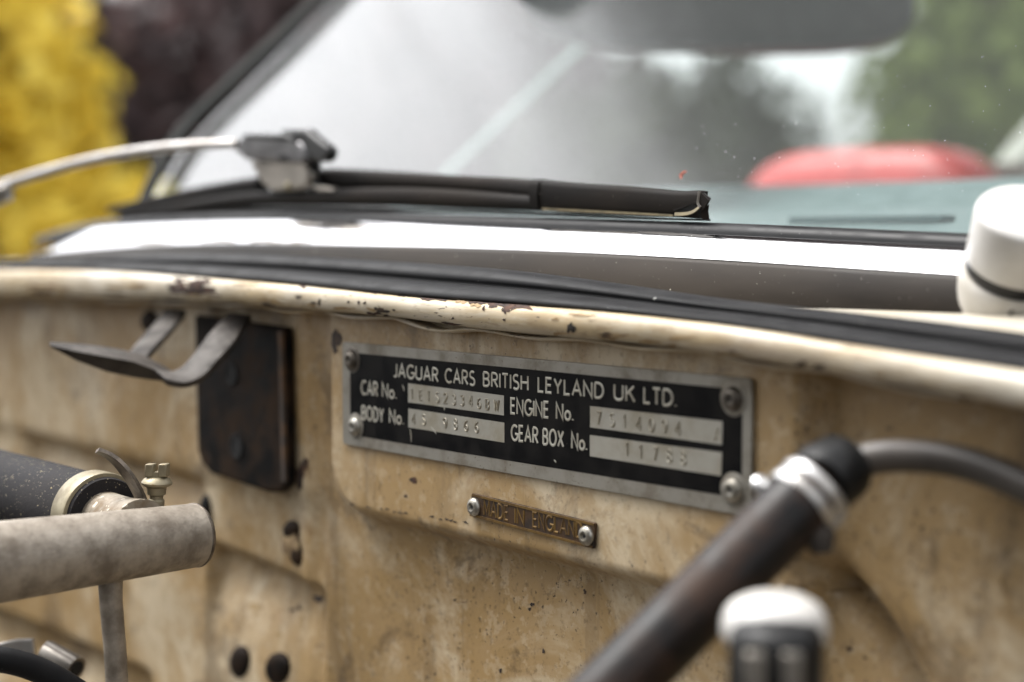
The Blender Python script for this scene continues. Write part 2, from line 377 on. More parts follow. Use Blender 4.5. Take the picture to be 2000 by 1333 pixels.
# --- bulkhead: one pressed sheet, its swages and the raised pad are in the mesh
def sst(a, b, x):
    t = np.clip((x-a)/(b-a), 0, 1); return t*t*(3-2*t)
def seg_dist(X, Z, a, b):
    ax, az = a; bx, bz = b; dx, dz = bx-ax, bz-az; L2 = dx*dx+dz*dz
    t = np.clip(((X-ax)*dx+(Z-az)*dz)/L2, 0, 1); px, pz = ax+t*dx, az+t*dz
    sd = ((Z-az)*dx-(X-ax)*dz)/math.sqrt(L2)
    return np.hypot(X-px, Z-pz), sd, t
def xz(x, y, Y=.007):
    p = atY(x, y, Y); return (p.x, p.z)
def bulk_Y(X, Z):
    Y = np.full_like(X, .0075)
    # raised pad that carries the plates: signed distance of a rounded box
    cx, cz, hx, hz, r = (.088-.0842)/2, (.9232+1.05)/2, (.088+.0842)/2, (1.05-.9232)/2, .013
    qx, qz = np.abs(X-cx)-(hx-r), np.abs(Z-cz)-(hz-r)
    sd = np.hypot(np.maximum(qx, 0), np.maximum(qz, 0))+np.minimum(np.maximum(qx, qz), 0)-r
    k = sst(0.0052, -.0004, sd)
    # softer roll along the lower edge, towards the right
    Y = Y-.0075*k
    # left panel: two swaged steps running across
    out = 1-sst(-.092, -.086, X)
    for (a, b), wd, dp in (((xz(30, 850), xz(390, 945)), .006, .006), ((xz(390, 1065), xz(640, 1165)), .0055, .0065), ((xz(-200, 1120), xz(290, 1325)), .008, .008)):
        d, s, t = seg_dist(X, Z, a, b)
        ends = sst(0, .06, t)*sst(1, .94, t)
        Y = Y+dp*sst(.0025, -.0025, s)*np.exp(-(np.maximum(-s, 0)/.022)**2)*ends*out
    # shallow vertical joggle left of the pad and a low vertical flute below it
    a, b = xz(600, 600), xz(600, 1330); d, s, t = seg_dist(X, Z, a, b); Y = Y-.0022*np.exp(-(d/.006)**2)
    a, b = xz(625, 1170), xz(610, 1500); d, s, t = seg_dist(X, Z, a, b); Y = Y+.002*sst(-.004, .004, -s)*(Z < .925)*sst(.925, .915, Z)*out
    # round pressing at the lower right
    p0 = xz(1360, 1560); rr = math.hypot(xz(1700, 1238)[0]-p0[0], xz(1700, 1238)[1]-p0[1])
    d = np.hypot(X-p0[0], (Z-p0[1]))-rr
    wx = sst(xz(1480, 1200)[0], xz(1600, 1200)[0], X)
    Y = Y+wx*(.008*np.exp(-(d/.004)**2)+.005*sst(.002, -.003, d))
    # gentle dents
    Y = Y+.0007*np.sin(X*61+1.3)*np.sin(Z*83)*(1-k)
    # the sheet turns forward at the far right
    Y = Y-.02*sst(.20, .30, X)
    return Y
xs = np.concatenate([np.linspace(-.70, -.42, 20)[:-1], np.linspace(-.42, .17, 400)[:-1], np.linspace(.17, .75, 40)])
vb = np.concatenate([np.linspace(0, .6, 10)[:-1], np.linspace(.6, 1, 130)])
top = railbot(np.clip(xs, -.46, .75))+.004
Xg, Vg = np.meshgrid(xs, vb); Zg = .55+(top[None, :]-.55)*Vg; Yg = bulk_Y(Xg, Zg)
nx, nv = len(xs), len(vb)
bv = np.stack([Xg, Yg, Zg], -1).reshape(-1, 3)
bf = [(j*nx+i, j*nx+i+1, (j+1)*nx+i+1, (j+1)*nx+i) for j in range(nv-1) for i in range(nx-1)]
bulk = mesh('bulkhead', bv.tolist(), bf, M['bulkhead'], car)

def bvh_of(o):
    L = origin(o.parent) if o.parent else Vector()
    return BVHTree.FromPolygons([v.co+L for v in o.data.vertices], [tuple(p.vertices) for p in o.data.polygons])
BT = {}
def hit(o, x, y, off):
    if o.name not in BT: BT[o.name] = bvh_of(o)
    r = ray(x, y).normalized(); p, n, i, d = BT[o.name].ray_cast(C, r)
    if p is None: return None
    if n.dot(r) > 0: n = -n
    return p+n*off
def chip(name, target, x, y, rx, ry, mat, n=14, jag=.35, rot=0, off=.00012, parent=None):
    """an irregular flake lying on the target surface"""
    ph = [random.uniform(0, 6.28) for _ in range(3)]; c = hit(target, x, y, off*1.3)
    if c is None: return None
    pts = [c]; ring = []
    for k in range(n):
        a = 2*math.pi*k/n; q = 1+jag*(math.sin(2*a+ph[0])*.5+math.sin(3*a+ph[1])*.45+math.sin(5*a+ph[2])*.4)+random.uniform(-.12, .12)*jag
        u, v = rx*q*math.cos(a), ry*q*math.sin(a); cr, sr = math.cos(rot), math.sin(rot)
        p = hit(target, x+u*cr-v*sr, y+u*sr+v*cr, off)
        if p is None or (p-c).length > .05: p = c
        ring.append(p)
    ring2 = [c.lerp(p, .5) for p in ring]
    for k in range(n):
        a = 2*math.pi*k/n; m = ring2[k]; pr = (m-C).normalized(); h, nn, i, d = BT[target.name].ray_cast(C, pr)
        if h is not None and (h-m).length < .01:
            if nn.dot(pr) > 0: nn = -nn
            ring2[k] = h+nn*off*1.2
    v = [c]+ring2+ring
    f = [(0, 1+k, 1+(k+1) % n) for k in range(n)]+[(1+k, 1+n+k, 1+n+(k+1) % n, 1+(k+1) % n) for k in range(n)]
    return mesh(name, v, f, mat, parent if parent else car, True)

# --- rolled edge of the scuttle (paint worn through)
zt, zb = railtop(XS), railbot(XS); hh = zt-zb
wob = .00035*np.sin(XS*140)+.00025*np.sin(XS*310+1)
rows = []
prof = [(.016, 1, -.0012), (.004, 1, -.0002), (-.0050, 1, -.0003), (-.0080, .965, -.0002), (-.0094, .90, 0), (-.0102, .80, 0), (-.0105, .68, 0), (-.0106, .54, 0), (-.0105, .38, 0), (-.0101, .22, 0), (-.0093, .07, 0), (-.0078, .0, 0), (-.0050, .02, .0002), (-.0035, .12, 0), (-.003, .30, 0), (.010, .34, 0)]
for py, fz, dz in prof:
    rows.append([(x, py+(wb if py < -.005 else 0), z0+fz*h+dz) for x, z0, h, wb in zip(XS, zb, hh, wob)])
rail = loft('scuttle_edge', rows, M['rail'], car)
# torn seam flange under the roll
fx = np.linspace(-.42, .13, 260); fz = railbot(fx)
lip = .0016+.0012*np.exp(-((fx+.028)/.012)**2)+.0004*np.sin(fx*170)
rows = []
for py, k in ((.012, -.0006), (.002, .0), (-.0035, .0), (-.0052, .0003), (-.0055, .0008), (-.0048, .0011), (.002, .0009), (.012, .0004)):
    rows.append([(x, py+.0006*math.sin(x*210), z-l+k) for x, z, l in zip(fx, fz, lip)])
flange = loft('seam_flange', rows, M['rail'], car)

# --- scuttle panel between seal and screen trim
st, cb = sealtop(XS), chrbot(XS)
pb = panbot(XS)
rows = [[(x, .006, z-.006) for x, z in zip(XS, st)], [(x, .014, z-.004) for x, z in zip(XS, st)], [(x, .022, .5*(z-.002)+.5*(q-.0005)) for x, z, q in zip(XS, st, pb)],
        [(x, .034, q) for x, q in zip(XS, pb)], [(x, .06, q+.002) for x, q in zip(XS, pb)]]
loft('scuttle_panel', rows, M['scuttle'], car)

# --- screen trim: bright upper strip, its darker reflection painted on a lower facing
trx = XS[(XS > -.385) & (XS < .118)]
ct, cb2, pb2 = chrtop(trx), chrbot(trx), panbot(trx)
ct = cb2+(ct-cb2)*np.clip((trx+.388)/.055, .02, 1)**.7        # the strip tapers out at its far end
rows = []
for py, a, dz in ((.0372, 0, .0), (.0363, 0, .0004), (.0363, .04, .0003), (.0369, .12, .0002), (.0386, .37, .0001), (.0411, .73, .0), (.0427, .95, .0), (.0434, 1, -.0002), (.0480, .99, -.0012)):
    rows.append([(x, py, b+a*(t-b)+dz) for x, t, b in zip(trx, ct, cb2)])
trim = loft('screen_trim', rows, M['chrome'], car)
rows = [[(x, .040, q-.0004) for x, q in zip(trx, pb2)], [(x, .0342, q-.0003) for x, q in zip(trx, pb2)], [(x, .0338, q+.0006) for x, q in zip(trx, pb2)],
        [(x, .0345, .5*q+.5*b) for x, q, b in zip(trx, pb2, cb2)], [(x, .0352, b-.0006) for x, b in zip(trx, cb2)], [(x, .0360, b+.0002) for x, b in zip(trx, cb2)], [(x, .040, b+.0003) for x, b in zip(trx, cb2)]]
reflection_facing = loft('reflection_band', rows, M['dark_band'], car, None)

# --- windscreen and its rubber
gx = XS[(XS > -.40)]
gz = chrtop(gx)
scr = empty('windscreen', '', '', (0, .05, 1.0)); del scr['label']; del scr['category']; scr.parent = car
gl_r = .90; gl_len = .72
edge = [(0.0, 0.0)]*0
for x_, y_ in ((266, 424), (296, 360), (362, 258), (474, 150), (650, -20), (840, -210)):
    g_ = atG(x_, y_); edge.append(((g_.y-GY)/math.cos(math.radians(35)), g_.x))
edge.insert(0, (-.02, edge[0][1]+.002))
cr35, sr35 = math.cos(math.radians(35)), math.sin(math.radians(35))
def gpt(x, s, off=0):          # point on the screen, s metres up the slope, slightly bowed in plan
    bow = .012*((x-.25)/.65)**2
    return Vector((x, GY+s*cr35+bow*.0, GZ-.006+s*sr35))+GN*off
gv = []; gf = []
GNX, GNS = 40, 20
for j in range(GNS+1):
    for i in range(GNX+1):
        s = gl_len*j/GNS; l = float(np.interp(s, [e_[0] for e_ in edge], [e_[1] for e_ in edge])); gv.append(gpt(l+(gl_r-l)*i/GNX, s))
for j in range(GNS):
    for i in range(GNX):
        a = j*(GNX+1)+i; gf.append((a, a+1, a+GNX+2, a+GNX+1))
pane = mesh('glass', gv, gf, M['glass'], scr, True, None, False)       # face order gives normals that look up and forward
rows = []
sx = XS[(XS > -.40)]; sz = chrtop(sx)
drop = np.interp(sx, [-.4, -.25, -.13, .0, .2], [0, .0008, .0002, 0, 0])
for py, dz in ((.0436, -.002), (.0437, .0003), (.0445, .0013), (.0462, .0020), (.0490, .0021), (.0516, .0012), (.0522, -.002)):
    rows.append([(x, py, z+dz*1.25+d) for x, z, d in zip(sx, sz, drop)])
loft('seal', rows, M['seal_black'], scr)
# A-pillar along the far edge of the screen
pp = [atG(x, y, .0) for x, y in ((266, 424), (296, 360), (362, 258), (474, 150), (650, -20), (840, -210))]
pl = []
for q in (0, .004, .012, .022, .030):
    pass
ppn = smoothline(pp, 24)
mb = MB(); pw = [.003+.008*min(1, k/10) for k in range(24)]
v, f = strap_geo(ppn, [Vector((1, 0, 0))]*24, pw, .004)
v = [p+Vector((-pw[i//4]*.46, .004, 0))+GN*.003 for i, p in enumerate(v)]
mesh('pillar', v, f, M['pillar'], car, True, 40)

# --- cabin seen through the glass
dz0 = atX(1400, 345, -.1)
dx = np.linspace(-.42, .95, 60)
def dash_row(py, z, n=0): return [(x, py+.03*((x-.25)/.65)**2*-1, z) for x in dx]
rows = [dash_row(.085, .990), dash_row(.12, 1.000), dash_row(.19, 1.0072), dash_row(.26, 1.0105), dash_row(.285, 1.0135), dash_row(.30, 1.020), dash_row(.32, 1.0245), dash_row(.35, 1.0255), dash_row(.38, 1.022), dash_row(.40, 1.0), dash_row(.40, .80), dash_row(.08, .80)]
dash = loft('dashboard', rows, M['dash'], car)
vent1 = box('demister_vent', (-.02, .165, 1.0062), (.03, 0, 0), (0, .004, 0), (0, 0, .001), M['dash_dark'], car)
vent2 = box('demister_vent', (.11, .150, 1.0052), (.05, 0, 0), (0, .004, 0), (0, 0, .001), M['dash_dark'], car)
# rest of the cabin: floor, far door, roof, rear bulkhead
box('cabin_floor', (.2, .95, .45), (.82, 0, 0), (0, .85, 0), (0, 0, .02), M['cabin'], car)
box('door', (-.63, .75, .70), (.03, 0, 0), (0, .60, 0), (0, 0, .29), M['scuttle'], car, .01)
box('door', (1.03, .75, .70), (.03, 0, 0), (0, .60, 0), (0, 0, .29), M['scuttle'], car, .01)
box('roof', (.2, 1.12, 1.44), (.72, 0, 0), (0, .48, 0), (0, 0, .02), M['scuttle'], car, .015)
box('rear_shelf', (.2, 1.72, .80), (.82, 0, 0), (0, .10, 0), (0, 0, .22), M['cabin'], car, .02)
for sx_, nm in ((-.60, 'rear_pillar'), (1.0, 'rear_pillar')):
    v, f = strap_geo([Vector((sx_, 1.78, .98)), Vector((sx_*.9+.02, 1.50, 1.43))], Vector((0, 1, 0)), .12, .04); mesh(nm, v, f, M['scuttle'], car, True, 30)
v, f = strap_geo([atX(1950, 352, -.30), atX(2080, 190, -.30)], Vector((0, 1, 0)), .03, .02); mesh('belt_guide', [p+Vector((.0, .018, 0)) for p in v], f, M['white_paint'], car, True, 30)
# pale window bar on the far side
b0, b1 = D(862, 352, .98), D(1275, -40, 1.02)
tube('quarterlight_bar', [b0, b0.lerp(b1, .5), b1], .0026, M['teal_bar'], car, 12)
# bit of the far wing
wv = []; wf = []
for j in range(7):
    for i in range(9):
        a = j/6*math.pi/2; wv.append((-.62-.10*math.sin(a), -.5+i*.10, .978-.10*(1-math.cos(a))))
for j in range(6):
    for i in range(8):
        a = j*9+i; wf.append((a, a+1, a+10, a+9))
mesh('wing', wv, wf, M['white_paint'], car)

# the raised front-hinged bonnet, behind the camera: it shades the bulkhead
bn = []
for k, (yy, zz) in enumerate(((-1.22, .72), (-1.16, 1.05), (-1.08, 1.4), (-1.02, 1.75), (-1.0, 2.05))):
    bn.append([(x, yy-.08*((x-.2)/.7)**2, zz) for x in np.linspace(-.5, .95, 14)])
bo = loft('bonnet', bn, M['bonnet_pad'], car); so_ = bo.modifiers.new('thickness', 'SOLIDIFY'); so_.thickness = .025
# inner wings, slam panel and the twin-cam engine between them, below and beside the camera
for sx_ in (-.60, 1.02):
    iw = [[(sx_+(.02 if sx_ < 0 else -.02)*k, y, z) for y in np.linspace(-1.15, .0, 12)] for k, z in ((0, .40), (0, .62), (1, .80), (1.6, .93), (1, .965), (-2, .975))]
    loft('inner_wing', iw, M['cabin'], car)
for cx in (.08, .36):
    prf = [(cx+.075*math.copysign(abs(math.cos(a))**.6, math.cos(a)), .775+.075*abs(math.sin(a))**.6) for a in np.linspace(0, math.pi, 15)]
    loft('cam_cover', [[(px_, y, pz_) for y in (-.98, -.97, -.46, -.45)] for px_, pz_ in prf], M['grey_metal'], car, None, True)
box('engine_block', (.22, -.72, .58), (.24, 0, 0), (0, .30, 0), (0, 0, .19), M['bonnet_pad'], car, .02)
box('slam_panel', (.2, -1.12, .62), (.75, 0, 0), (0, .04, 0), (0, 0, .22), M['bonnet_pad'], car, .02)
# seat
def pillow(name, c, hx, hy, hz, mat, parent, p=3.2, nu=40, nv_=24, tilt=0):
    v = []; f = []
    for j in range(nv_+1):
        ph = -math.pi/2+math.pi*j/nv_
        for i in range(nu):
            th = 2*math.pi*i/nu
            def sp(q, e): return math.copysign(abs(q)**e, q)
            e = 2/p
            x = sp(math.cos(ph), e)*sp(math.cos(th), e); y = sp(math.cos(ph), e)*sp(math.sin(th), e); z = sp(math.sin(ph), e)
            q = Vector((x*hx, y*hy, z*hz)); q.rotate(Matrix.Rotation(tilt, 3, 'X')); v.append(Vector(c)+q)
    for j in range(nv_):
        for i in range(nu):
            a = j*nu+i; b = j*nu+(i+1) % nu; f.append((a, b, b+nu, a+nu))
    return mesh(name, v, f, mat, parent, True)
sc_ = D(1668, 345, 1.20); ztop = D(1672, 291, 1.20).z
seat = pillow('car_seat', (sc_.x, sc_.y+.02, ztop-.24), .122, .045, .24, M['red_leather'], car, 5.0)
seat['label'] = 'red leather seat showing above the dashboard'
pillow('seat_cushion', (sc_.x, sc_.y-.2, .60), .14, .22, .07, M['red_leather'], seat, 4)
# mirror
mc = D(1420, 0, .74); mir = empty('interior_mirror', 'dark rounded interior mirror hanging behind the windscreen', 'mirror', D(1420, -80, .74))
mo = pillow('mirror_shell', mc, .125, .018, .031, M['mirror_shell'], mir, 3.6)
L = origin(mir)
for vv in mo.data.vertices:
    q = vv.co+L-mc
    u = q.x; vv.co = mc-L+RT*(u*.80)+UP*(q.z+.05*u+.006)+FW*(q.y+u*.35)
tube('mirror_stem', [mc+UP*.03, mc+UP*.07-FW*.0, mc+UP*.10+Vector((0, .05, .03))], .006, M['mirror_shell'], mir)

# ------------------------------------------------------------------ bonnet seal (black rubber)
rows = []
zt2 = railtop(XS)
hs2 = st-zt2
prof = [(.004, 0, -.0004), (-.0058, 0, -.0006), (-.0074, .0, -.0002), (-.0076, .05, .0002), (-.0068, .15, .0004), (-.0050, .25, .0005), (-.0024, .33, .0005), (.0012, .40, .0001), (.0034, .44, -.0002), (.0040, .48, -.0002), (.0036, .54, 0), (.0034, .64, 0), (.0039, .76, 0), (.0053, .89, 0), (.0076, .975, 0), (.0105, 1., 0), (.0130, .95, 0), (.0150, .82, 0), (.0158, .6, 0), (.0150, .3, 0)]
for py, a, dz in prof:
    rows.append([(x, py+.0003*math.sin(x*55), z+a*h+dz) for x, z, h in zip(XS, zt2, hs2)])
seal = loft('bonnet_seal', rows, M['rubber'], None)
tag(seal, 'long black rubber bonnet seal running along the worn cream scuttle edge', 'rubber seal')

# ------------------------------------------------------------------ stroke lettering
def arc(cx, cy, rx, ry, a0, a1, n=10): return [(cx+rx*math.cos(math.radians(a0+(a1-a0)*i/n)), cy+ry*math.sin(math.radians(a0+(a1-a0)*i/n))) for i in range(n+1)]
G = {
 'A': (.62, [[(0, 0), (.31, 1), (.62, 0)], [(.12, .33), (.50, .33)]]),
 'B': (.50, [[(0, .02), (0, .98)], [(0, 1), (.24, 1)]+arc(.24, .76, .22, .24, 90, -90)+[(0, .52)], [(.22, .52)]+arc(.24, .26, .25, .26, 90, -90)+[(0, 0)]]),
 'C': (.60, [arc(.36, .5, .36, .5, 48, 312, 22)]),
 'D': (.58, [[(0, .02), (0, .98)], [(0, 1), (.2, 1)]+arc(.2, .5, .38, .5, 90, -90, 16)+[(0, 0)]]),
 'E': (.40, [[(.40, 1), (0, 1), (0, 0), (.40, 0)], [(.02, .52), (.36, .52)]]),
 'G': (.64, [arc(.36, .5, .36, .5, 48, 350, 22)+[(.40, .44)]]),
 'H': (.54, [[(0, 0), (0, 1)], [(.54, 0), (.54, 1)], [(.02, .52), (.52, .52)]]),
 'I': (.0, [[(0, 0), (0, 1)]]),
 'J': (.30, [[(.30, 1), (.30, .2)]+arc(.12, .2, .18, .2, 0, -120, 7)]),
 'K': (.52, [[(0, 0), (0, 1)], [(.48, 1), (.04, .46)], [(.18, .62), (.54, 0)]]),
 'L': (.38, [[(0, 1), (0, 0), (.38, 0)]]),
 'M': (.70, [[(0, 0), (.06, 1), (.35, .2), (.64, 1), (.70, 0)]]),
 'N': (.56, [[(0, 0), (0, 1), (.56, 0), (.56, 1)]]),
 'O': (.70, [arc(.35, .5, .35, .5, 0, 360, 26)]),
 'R': (.48, [[(0, 0), (0, .98)], [(0, 1), (.22, 1)]+arc(.22, .74, .24, .26, 90, -90)+[(0, .48)], [(.20, .46), (.50, 0)]]),
 'S': (.46, [arc(.24, .76, .21, .24, 40, 250, 12)+arc(.23, .25, .23, .26, 70, -145, 13)]),
 'T': (.46, [[(0, 1), (.46, 1)], [(.23, .98), (.23, 0)]]),
 'U': (.54, [[(0, 1), (0, .27)]+arc(.27, .27, .27, .27, 180, 360, 14)+[(.54, 1)]]),
 'W': (.76, [[(0, 1), (.2, 0), (.38, .85), (.56, 0), (.76, 1)]]),
 'X': (.56, [[(0, 0), (.56, 1)], [(0, 1), (.56, 0)]]),
 'Y': (.54, [[(0, 1), (.27, .46), (.54, 1)], [(.27, .48), (.27, 0)]]),
 'o': (.46, [arc(.23, .27, .23, .27, 0, 360, 20)]),
 '.': (.02, [[(0, 0), (0, .09)]]),
 '-': (.36, [[(0, .45), (.36, .45)]]),
 '1': (.22, [[(0, .8), (.2, 1), (.2, 0)]]),
 '2': (.48, [arc(.24, .72, .24, .28, 165, -35, 12)+[(0, 0), (.48, 0)]]),
 '3': (.46, [arc(.22, .75, .21, .25, 150, -80, 12), arc(.22, .26, .24, .27, 85, -150, 12)]),
 '4': (.52, [[(.4, 0), (.4, 1), (0, .3), (.52, .3)]]),
 '5': (.46, [[(.42, 1), (.06, 1), (.02, .55)]+arc(.2, .3, .25, .3, 110, -140, 12)]),
 '6': (.48, [[(.4, .98)]+arc(.36, .4, .36, .55, 110, 180, 6)+arc(.24, .28, .24, .28, 180, 540, 20)]),
 '7': (.44, [[(0, 1), (.44, 1), (.14, 0)]]),
 '8': (.46, [arc(.23, .76, .19, .24, 0, 360, 18), arc(.23, .26, .23, .26, 0, 360, 18)]),
 '9': (.48, [arc(.24, .72, .24, .28, 0, 360, 20)+arc(.12, .6, .36, .6, 10, -70, 6)]),
 '0': (.52, [arc(.26, .5, .26, .5, 0, 360, 24)]),
}
def ribbon(poly, wd):
    P = [Vector((a, b)) for a, b in poly]; n = len(P); closed = (P[0]-P[-1]).length < 1e-6
    out = []
    for i, p in enumerate(P):
        if closed: a = P[i-1] if i > 0 else P[-2]; b = P[i+1] if i < n-1 else P[1]
        else: a = P[max(i-1, 0)]; b = P[min(i+1, n-1)]
        d1 = (p-a).normalized() if (p-a).length > 0 else None; d2 = (b-p).normalized() if (b-p).length > 0 else None
        if d1 is None: d1 = d2
        if d2 is None: d2 = d1
        n1 = Vector((-d1.y, d1.x)); n2 = Vector((-d2.y, d2.x)); m = n1+n2
        if m.length < .2: m = n1
        m.normalize(); k = min(1/max(m.dot(n1), .35), 2.2)
        out.append((p+m*(wd/2*k), p, p-m*(wd/2*k)))
    return out
def write(mb, text, x0, x1, z0f, hgt, Y, wd, ridge, track=.22, jit=0, squeeze=True, pitch=None):
    """text from x0 to x1 in the plane Y; z0f(x) baseline; strokes are low ridges"""
    tot = 0
    for ch in text: tot += (.35 if ch == ' ' else G[ch][0]+track)
    tot -= track
    sx = (x1-x0)/tot if squeeze else hgt
    cur = 0; lay = 0
    for k, ch in enumerate(text):
        if pitch: cur = k*pitch
        if ch == ' ': cur += .35; continue
        gw, strokes = G[ch]
        j = random.uniform(-1, 1)*jit; jr = random.uniform(-1, 1)*jit*.8
        for s in strokes:
            asp = sx/hgt
            R = ribbon([(a*asp, b) for a, b in s], wd)
            v = []; lay = (lay+1) % 5; yo = -lay*.000006
            for tri in R:
                for q, p in enumerate(tri):
                    X = x0+cur*sx+p.x*hgt; Zz = z0f(X)+(p.y+j)*hgt+jr*(p.x)*hgt
                    v.append((X, Y+yo-(ridge if q == 1 else 0), Zz))
            f = []
            for i in range(len(R)-1):
                a = i*3; f += [(a, a+1, a+4, a+3), (a+1, a+2, a+5, a+4)]
            mb.add(v, f)
        cur += gw+track

# ------------------------------------------------------------------ identification plate
PT = -.0011                       # front face of the plate
plate = empty('identification_plate', 'black and silver JAGUAR CARS BRITISH LEYLAND UK LTD. number plate riveted to the pad', 'plate', (0, 0, .9555))
def q(x, y, Y=PT): return atY(x, y, Y)
pl_poly = [Vector((-.0770, PT, .9707)), Vector((.0770, PT, .9707)), Vector((.0772, PT, .9413)), Vector((-.0770, PT, .9413))]
def rounded(poly, r, n=5):
    out = []
    m = len(poly)
    for i in range(m):
        p = Vector(poly[i]); a = (Vector(poly[i-1])-p).normalized(); b = (Vector(poly[(i+1) % m])-p).normalized()
        c0 = p+a*r; c1 = p+b*r
        for k in range(n+1):
            t = k/n; out.append(c0*(1-t)**2+p*2*t*(1-t)+c1*t*t)
    return out
prism('backing', rounded(pl_poly, .0012), (0, .0010, 0), M['aluminium'], plate, .00018)
# black enamel panel with quarter-round bites at the rivets
RV = [q(688, 702), q(695, 833), q(1433, 779), q(1433, 957)]
bl, br_ = q(684, 760).x, q(1449.5, 860).x
bt = lambda x: spline([(q(698, 690).x, q(698, 690).z), (q(1050, 724).x, q(1050, 724).z), (q(1410, 758).x, q(1410, 758).z)], [x])[0]
bb = lambda x: spline([(q(704, 853).x, q(704, 853).z), (q(1040, 912).x, q(1040, 912).z), (q(1406, 968).x, q(1406, 968).z)], [x])[0]
def bite(c, r, a0, a1, n=8): return [Vector((c.x+r*math.cos(math.radians(a)), PT-.00006, c.z+r*math.sin(math.radians(a)))) for a in np.linspace(a0, a1, n)]
rr_ = .0039
outline = []
zt_l, zt_r, zb_l, zb_r = bt(bl), bt(br_), bb(bl), bb(br_)
def cut(c, r, corner):
    # circle around rivet c; where it crosses the panel's two edges at this corner
    return None
def corner_bite(c, r, ex, ez, order):
    dxv = ex-c.x; dzv = ez-c.z
    az = math.degrees(math.atan2(math.copysign(math.sqrt(max(r*r-dxv*dxv, 1e-12)), order[1]), dxv))   # crossing with the vertical edge
    ax = math.degrees(math.atan2(dzv, math.copysign(math.sqrt(max(r*r-dzv*dzv, 1e-12)), order[0])))   # crossing with the horizontal edge
    return az, ax
def swing(a, b, through):
    # go from a to b passing near 'through'
    for k in (-360, 0, 360):
        for k2 in (-360, 0, 360):
            lo, hi = sorted((a, b+k))
            t = through+k2
            if lo <= t <= hi and hi-lo < 300: return a, b+k
    return a, b
specs = [(RV[0], bl, zt_l, (1, -1), -45), (RV[2], br_, zt_r, (-1, -1), -135), (RV[3], br_, zb_r, (-1, 1), 135), (RV[1], bl, zb_l, (1, 1), 45)]
for i, (c, ex, ez, order, thr) in enumerate(specs):
    az, ax = corner_bite(c, rr_, ex, ez, order)
    a, b = (az, ax) if i in (0, 2) else (ax, az)
    a, b = swing(a, b, thr)
    outline += bite(c, rr_, a, b)
import mathutils
from mathutils.geometry import tessellate_polygon
tri = tessellate_polygon([[Vector((p.x, p.z, 0)) for p in outline]])
n_ = len(outline)
pv = [tuple(p) for p in outline]+[(p.x, p.y+.00005, p.z) for p in outline]
pf = [tuple(t) for t in tri]+[(i, (i+1) % n_, (i+1) % n_+n_, i+n_) for i in range(n_)]
mesh('enamel_panel', pv, pf, M['plate_black'], plate, False)
# bare strips for the stamped numbers
strips = {'car': ((797, 749), (984, 773), (984, 812), (797, 786)), 'body': ((797.5, 798), (985, 826), (985, 865), (797.5, 835)),
          'engine': ((1152.5, 793.5), (1411, 823.5), (1410, 869.5), (1152.5, 835)), 'gear': ((1152, 850), (1410, 884), (1408, 930), (1152, 891.5))}
SP = PT-.00010
for k, quad in strips.items():
    p = [atY(x, y, SP) for x, y in quad]
    o = prism('number_strip', p, (0, .00008, 0), M['strip_alu'], plate)
LP = PT-.00009
def words(name, items, hpx, wd=.18, mat='letter', parent=plate, Y=LP, ridge=.00006, tr=.22):
    for text, x0, x1, yb0, yb1, h in items:
        mb = MB(); a, b = atY(x0, yb0, Y), atY(x1, yb1, Y)
        zf = lambda X, a=a, b=b: a.z+(b.z-a.z)*(X-a.x)/(b.x-a.x)
        write(mb, text, a.x, b.x, zf, h, Y, wd, ridge, tr)
        mb.build(name, M[mat], parent, False)
Hc = .00345
words('lettering', [('JAGUAR', 769, 855, 735.5, 746, Hc), ('CARS', 870, 927, 747, 753, Hc), ('BRITISH', 944.5, 1031, 754, 762.5, Hc), ('LEYLAND', 1051.5, 1178, 765, 778.5, Hc),
                    ('UK', 1200, 1239, 780.5, 785, Hc), ('LTD.', 1258, 1320, 787, 794, Hc)], 25)
Hn = .0037
words('lettering', [('CAR', 706, 737, 770, 774, Hn), ('No.', 747, 774, 775, 779, Hn), ('BODY', 707, 749, 819, 825, Hn), ('No.', 761, 788, 826, 829, Hn),
                    ('ENGINE', 998, 1071, 807.5, 816, Hn), ('No.', 1087, 1119, 818, 821.5, Hn), ('GEAR', 999, 1050, 859.5, 866, Hn), ('BOX', 1061, 1100, 868, 873, Hn), ('No.', 1117, 1146, 876, 879, Hn)], 28, wd=.175)
# stamped numbers: each a shallow ridge over an offset dark copy, its shade painted in
def stamped(items):
    for text, x0, y0, pitchpx, h, vis in items:
        mb = MB(); ms = MB()
        a = atY(x0, y0, SP); n = len(text)
        for i, ch in enumerate(text):
            if ch == ' ': continue
            xx, yy = x0+pitchpx[0]*i, y0+pitchpx[1]*i
            p = atY(xx, yy, SP); j = random.uniform(-.05, .05)
            p2 = atY(xx+pitchpx[0]*.62, yy+pitchpx[1]*.62, SP)
            zf = lambda X, p=p, j=j: p.z+j*h
            write(mb, ch, p.x, p2.x, zf, h, SP-.00002, .11, .00022*vis, squeeze=False)
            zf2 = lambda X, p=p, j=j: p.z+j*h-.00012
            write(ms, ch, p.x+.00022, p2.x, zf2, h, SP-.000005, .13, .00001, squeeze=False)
        ms.build('stamped_shade', M['stamp_shadow'], plate, False)
        mb.build('stamped_number', M['stamp'], plate, False)
stamped([('1E1S23346BW', 803, 778, (16.2, 2.35), .0026, 1), ('4S 9866', 805, 827, (20.5, 3.0), .0027, 1), ('7S14094  A', 1166, 829, (25.5, 3.5), .0029, 1), ('11788', 1222, 891, (27, 3.9), .0029, 1)])
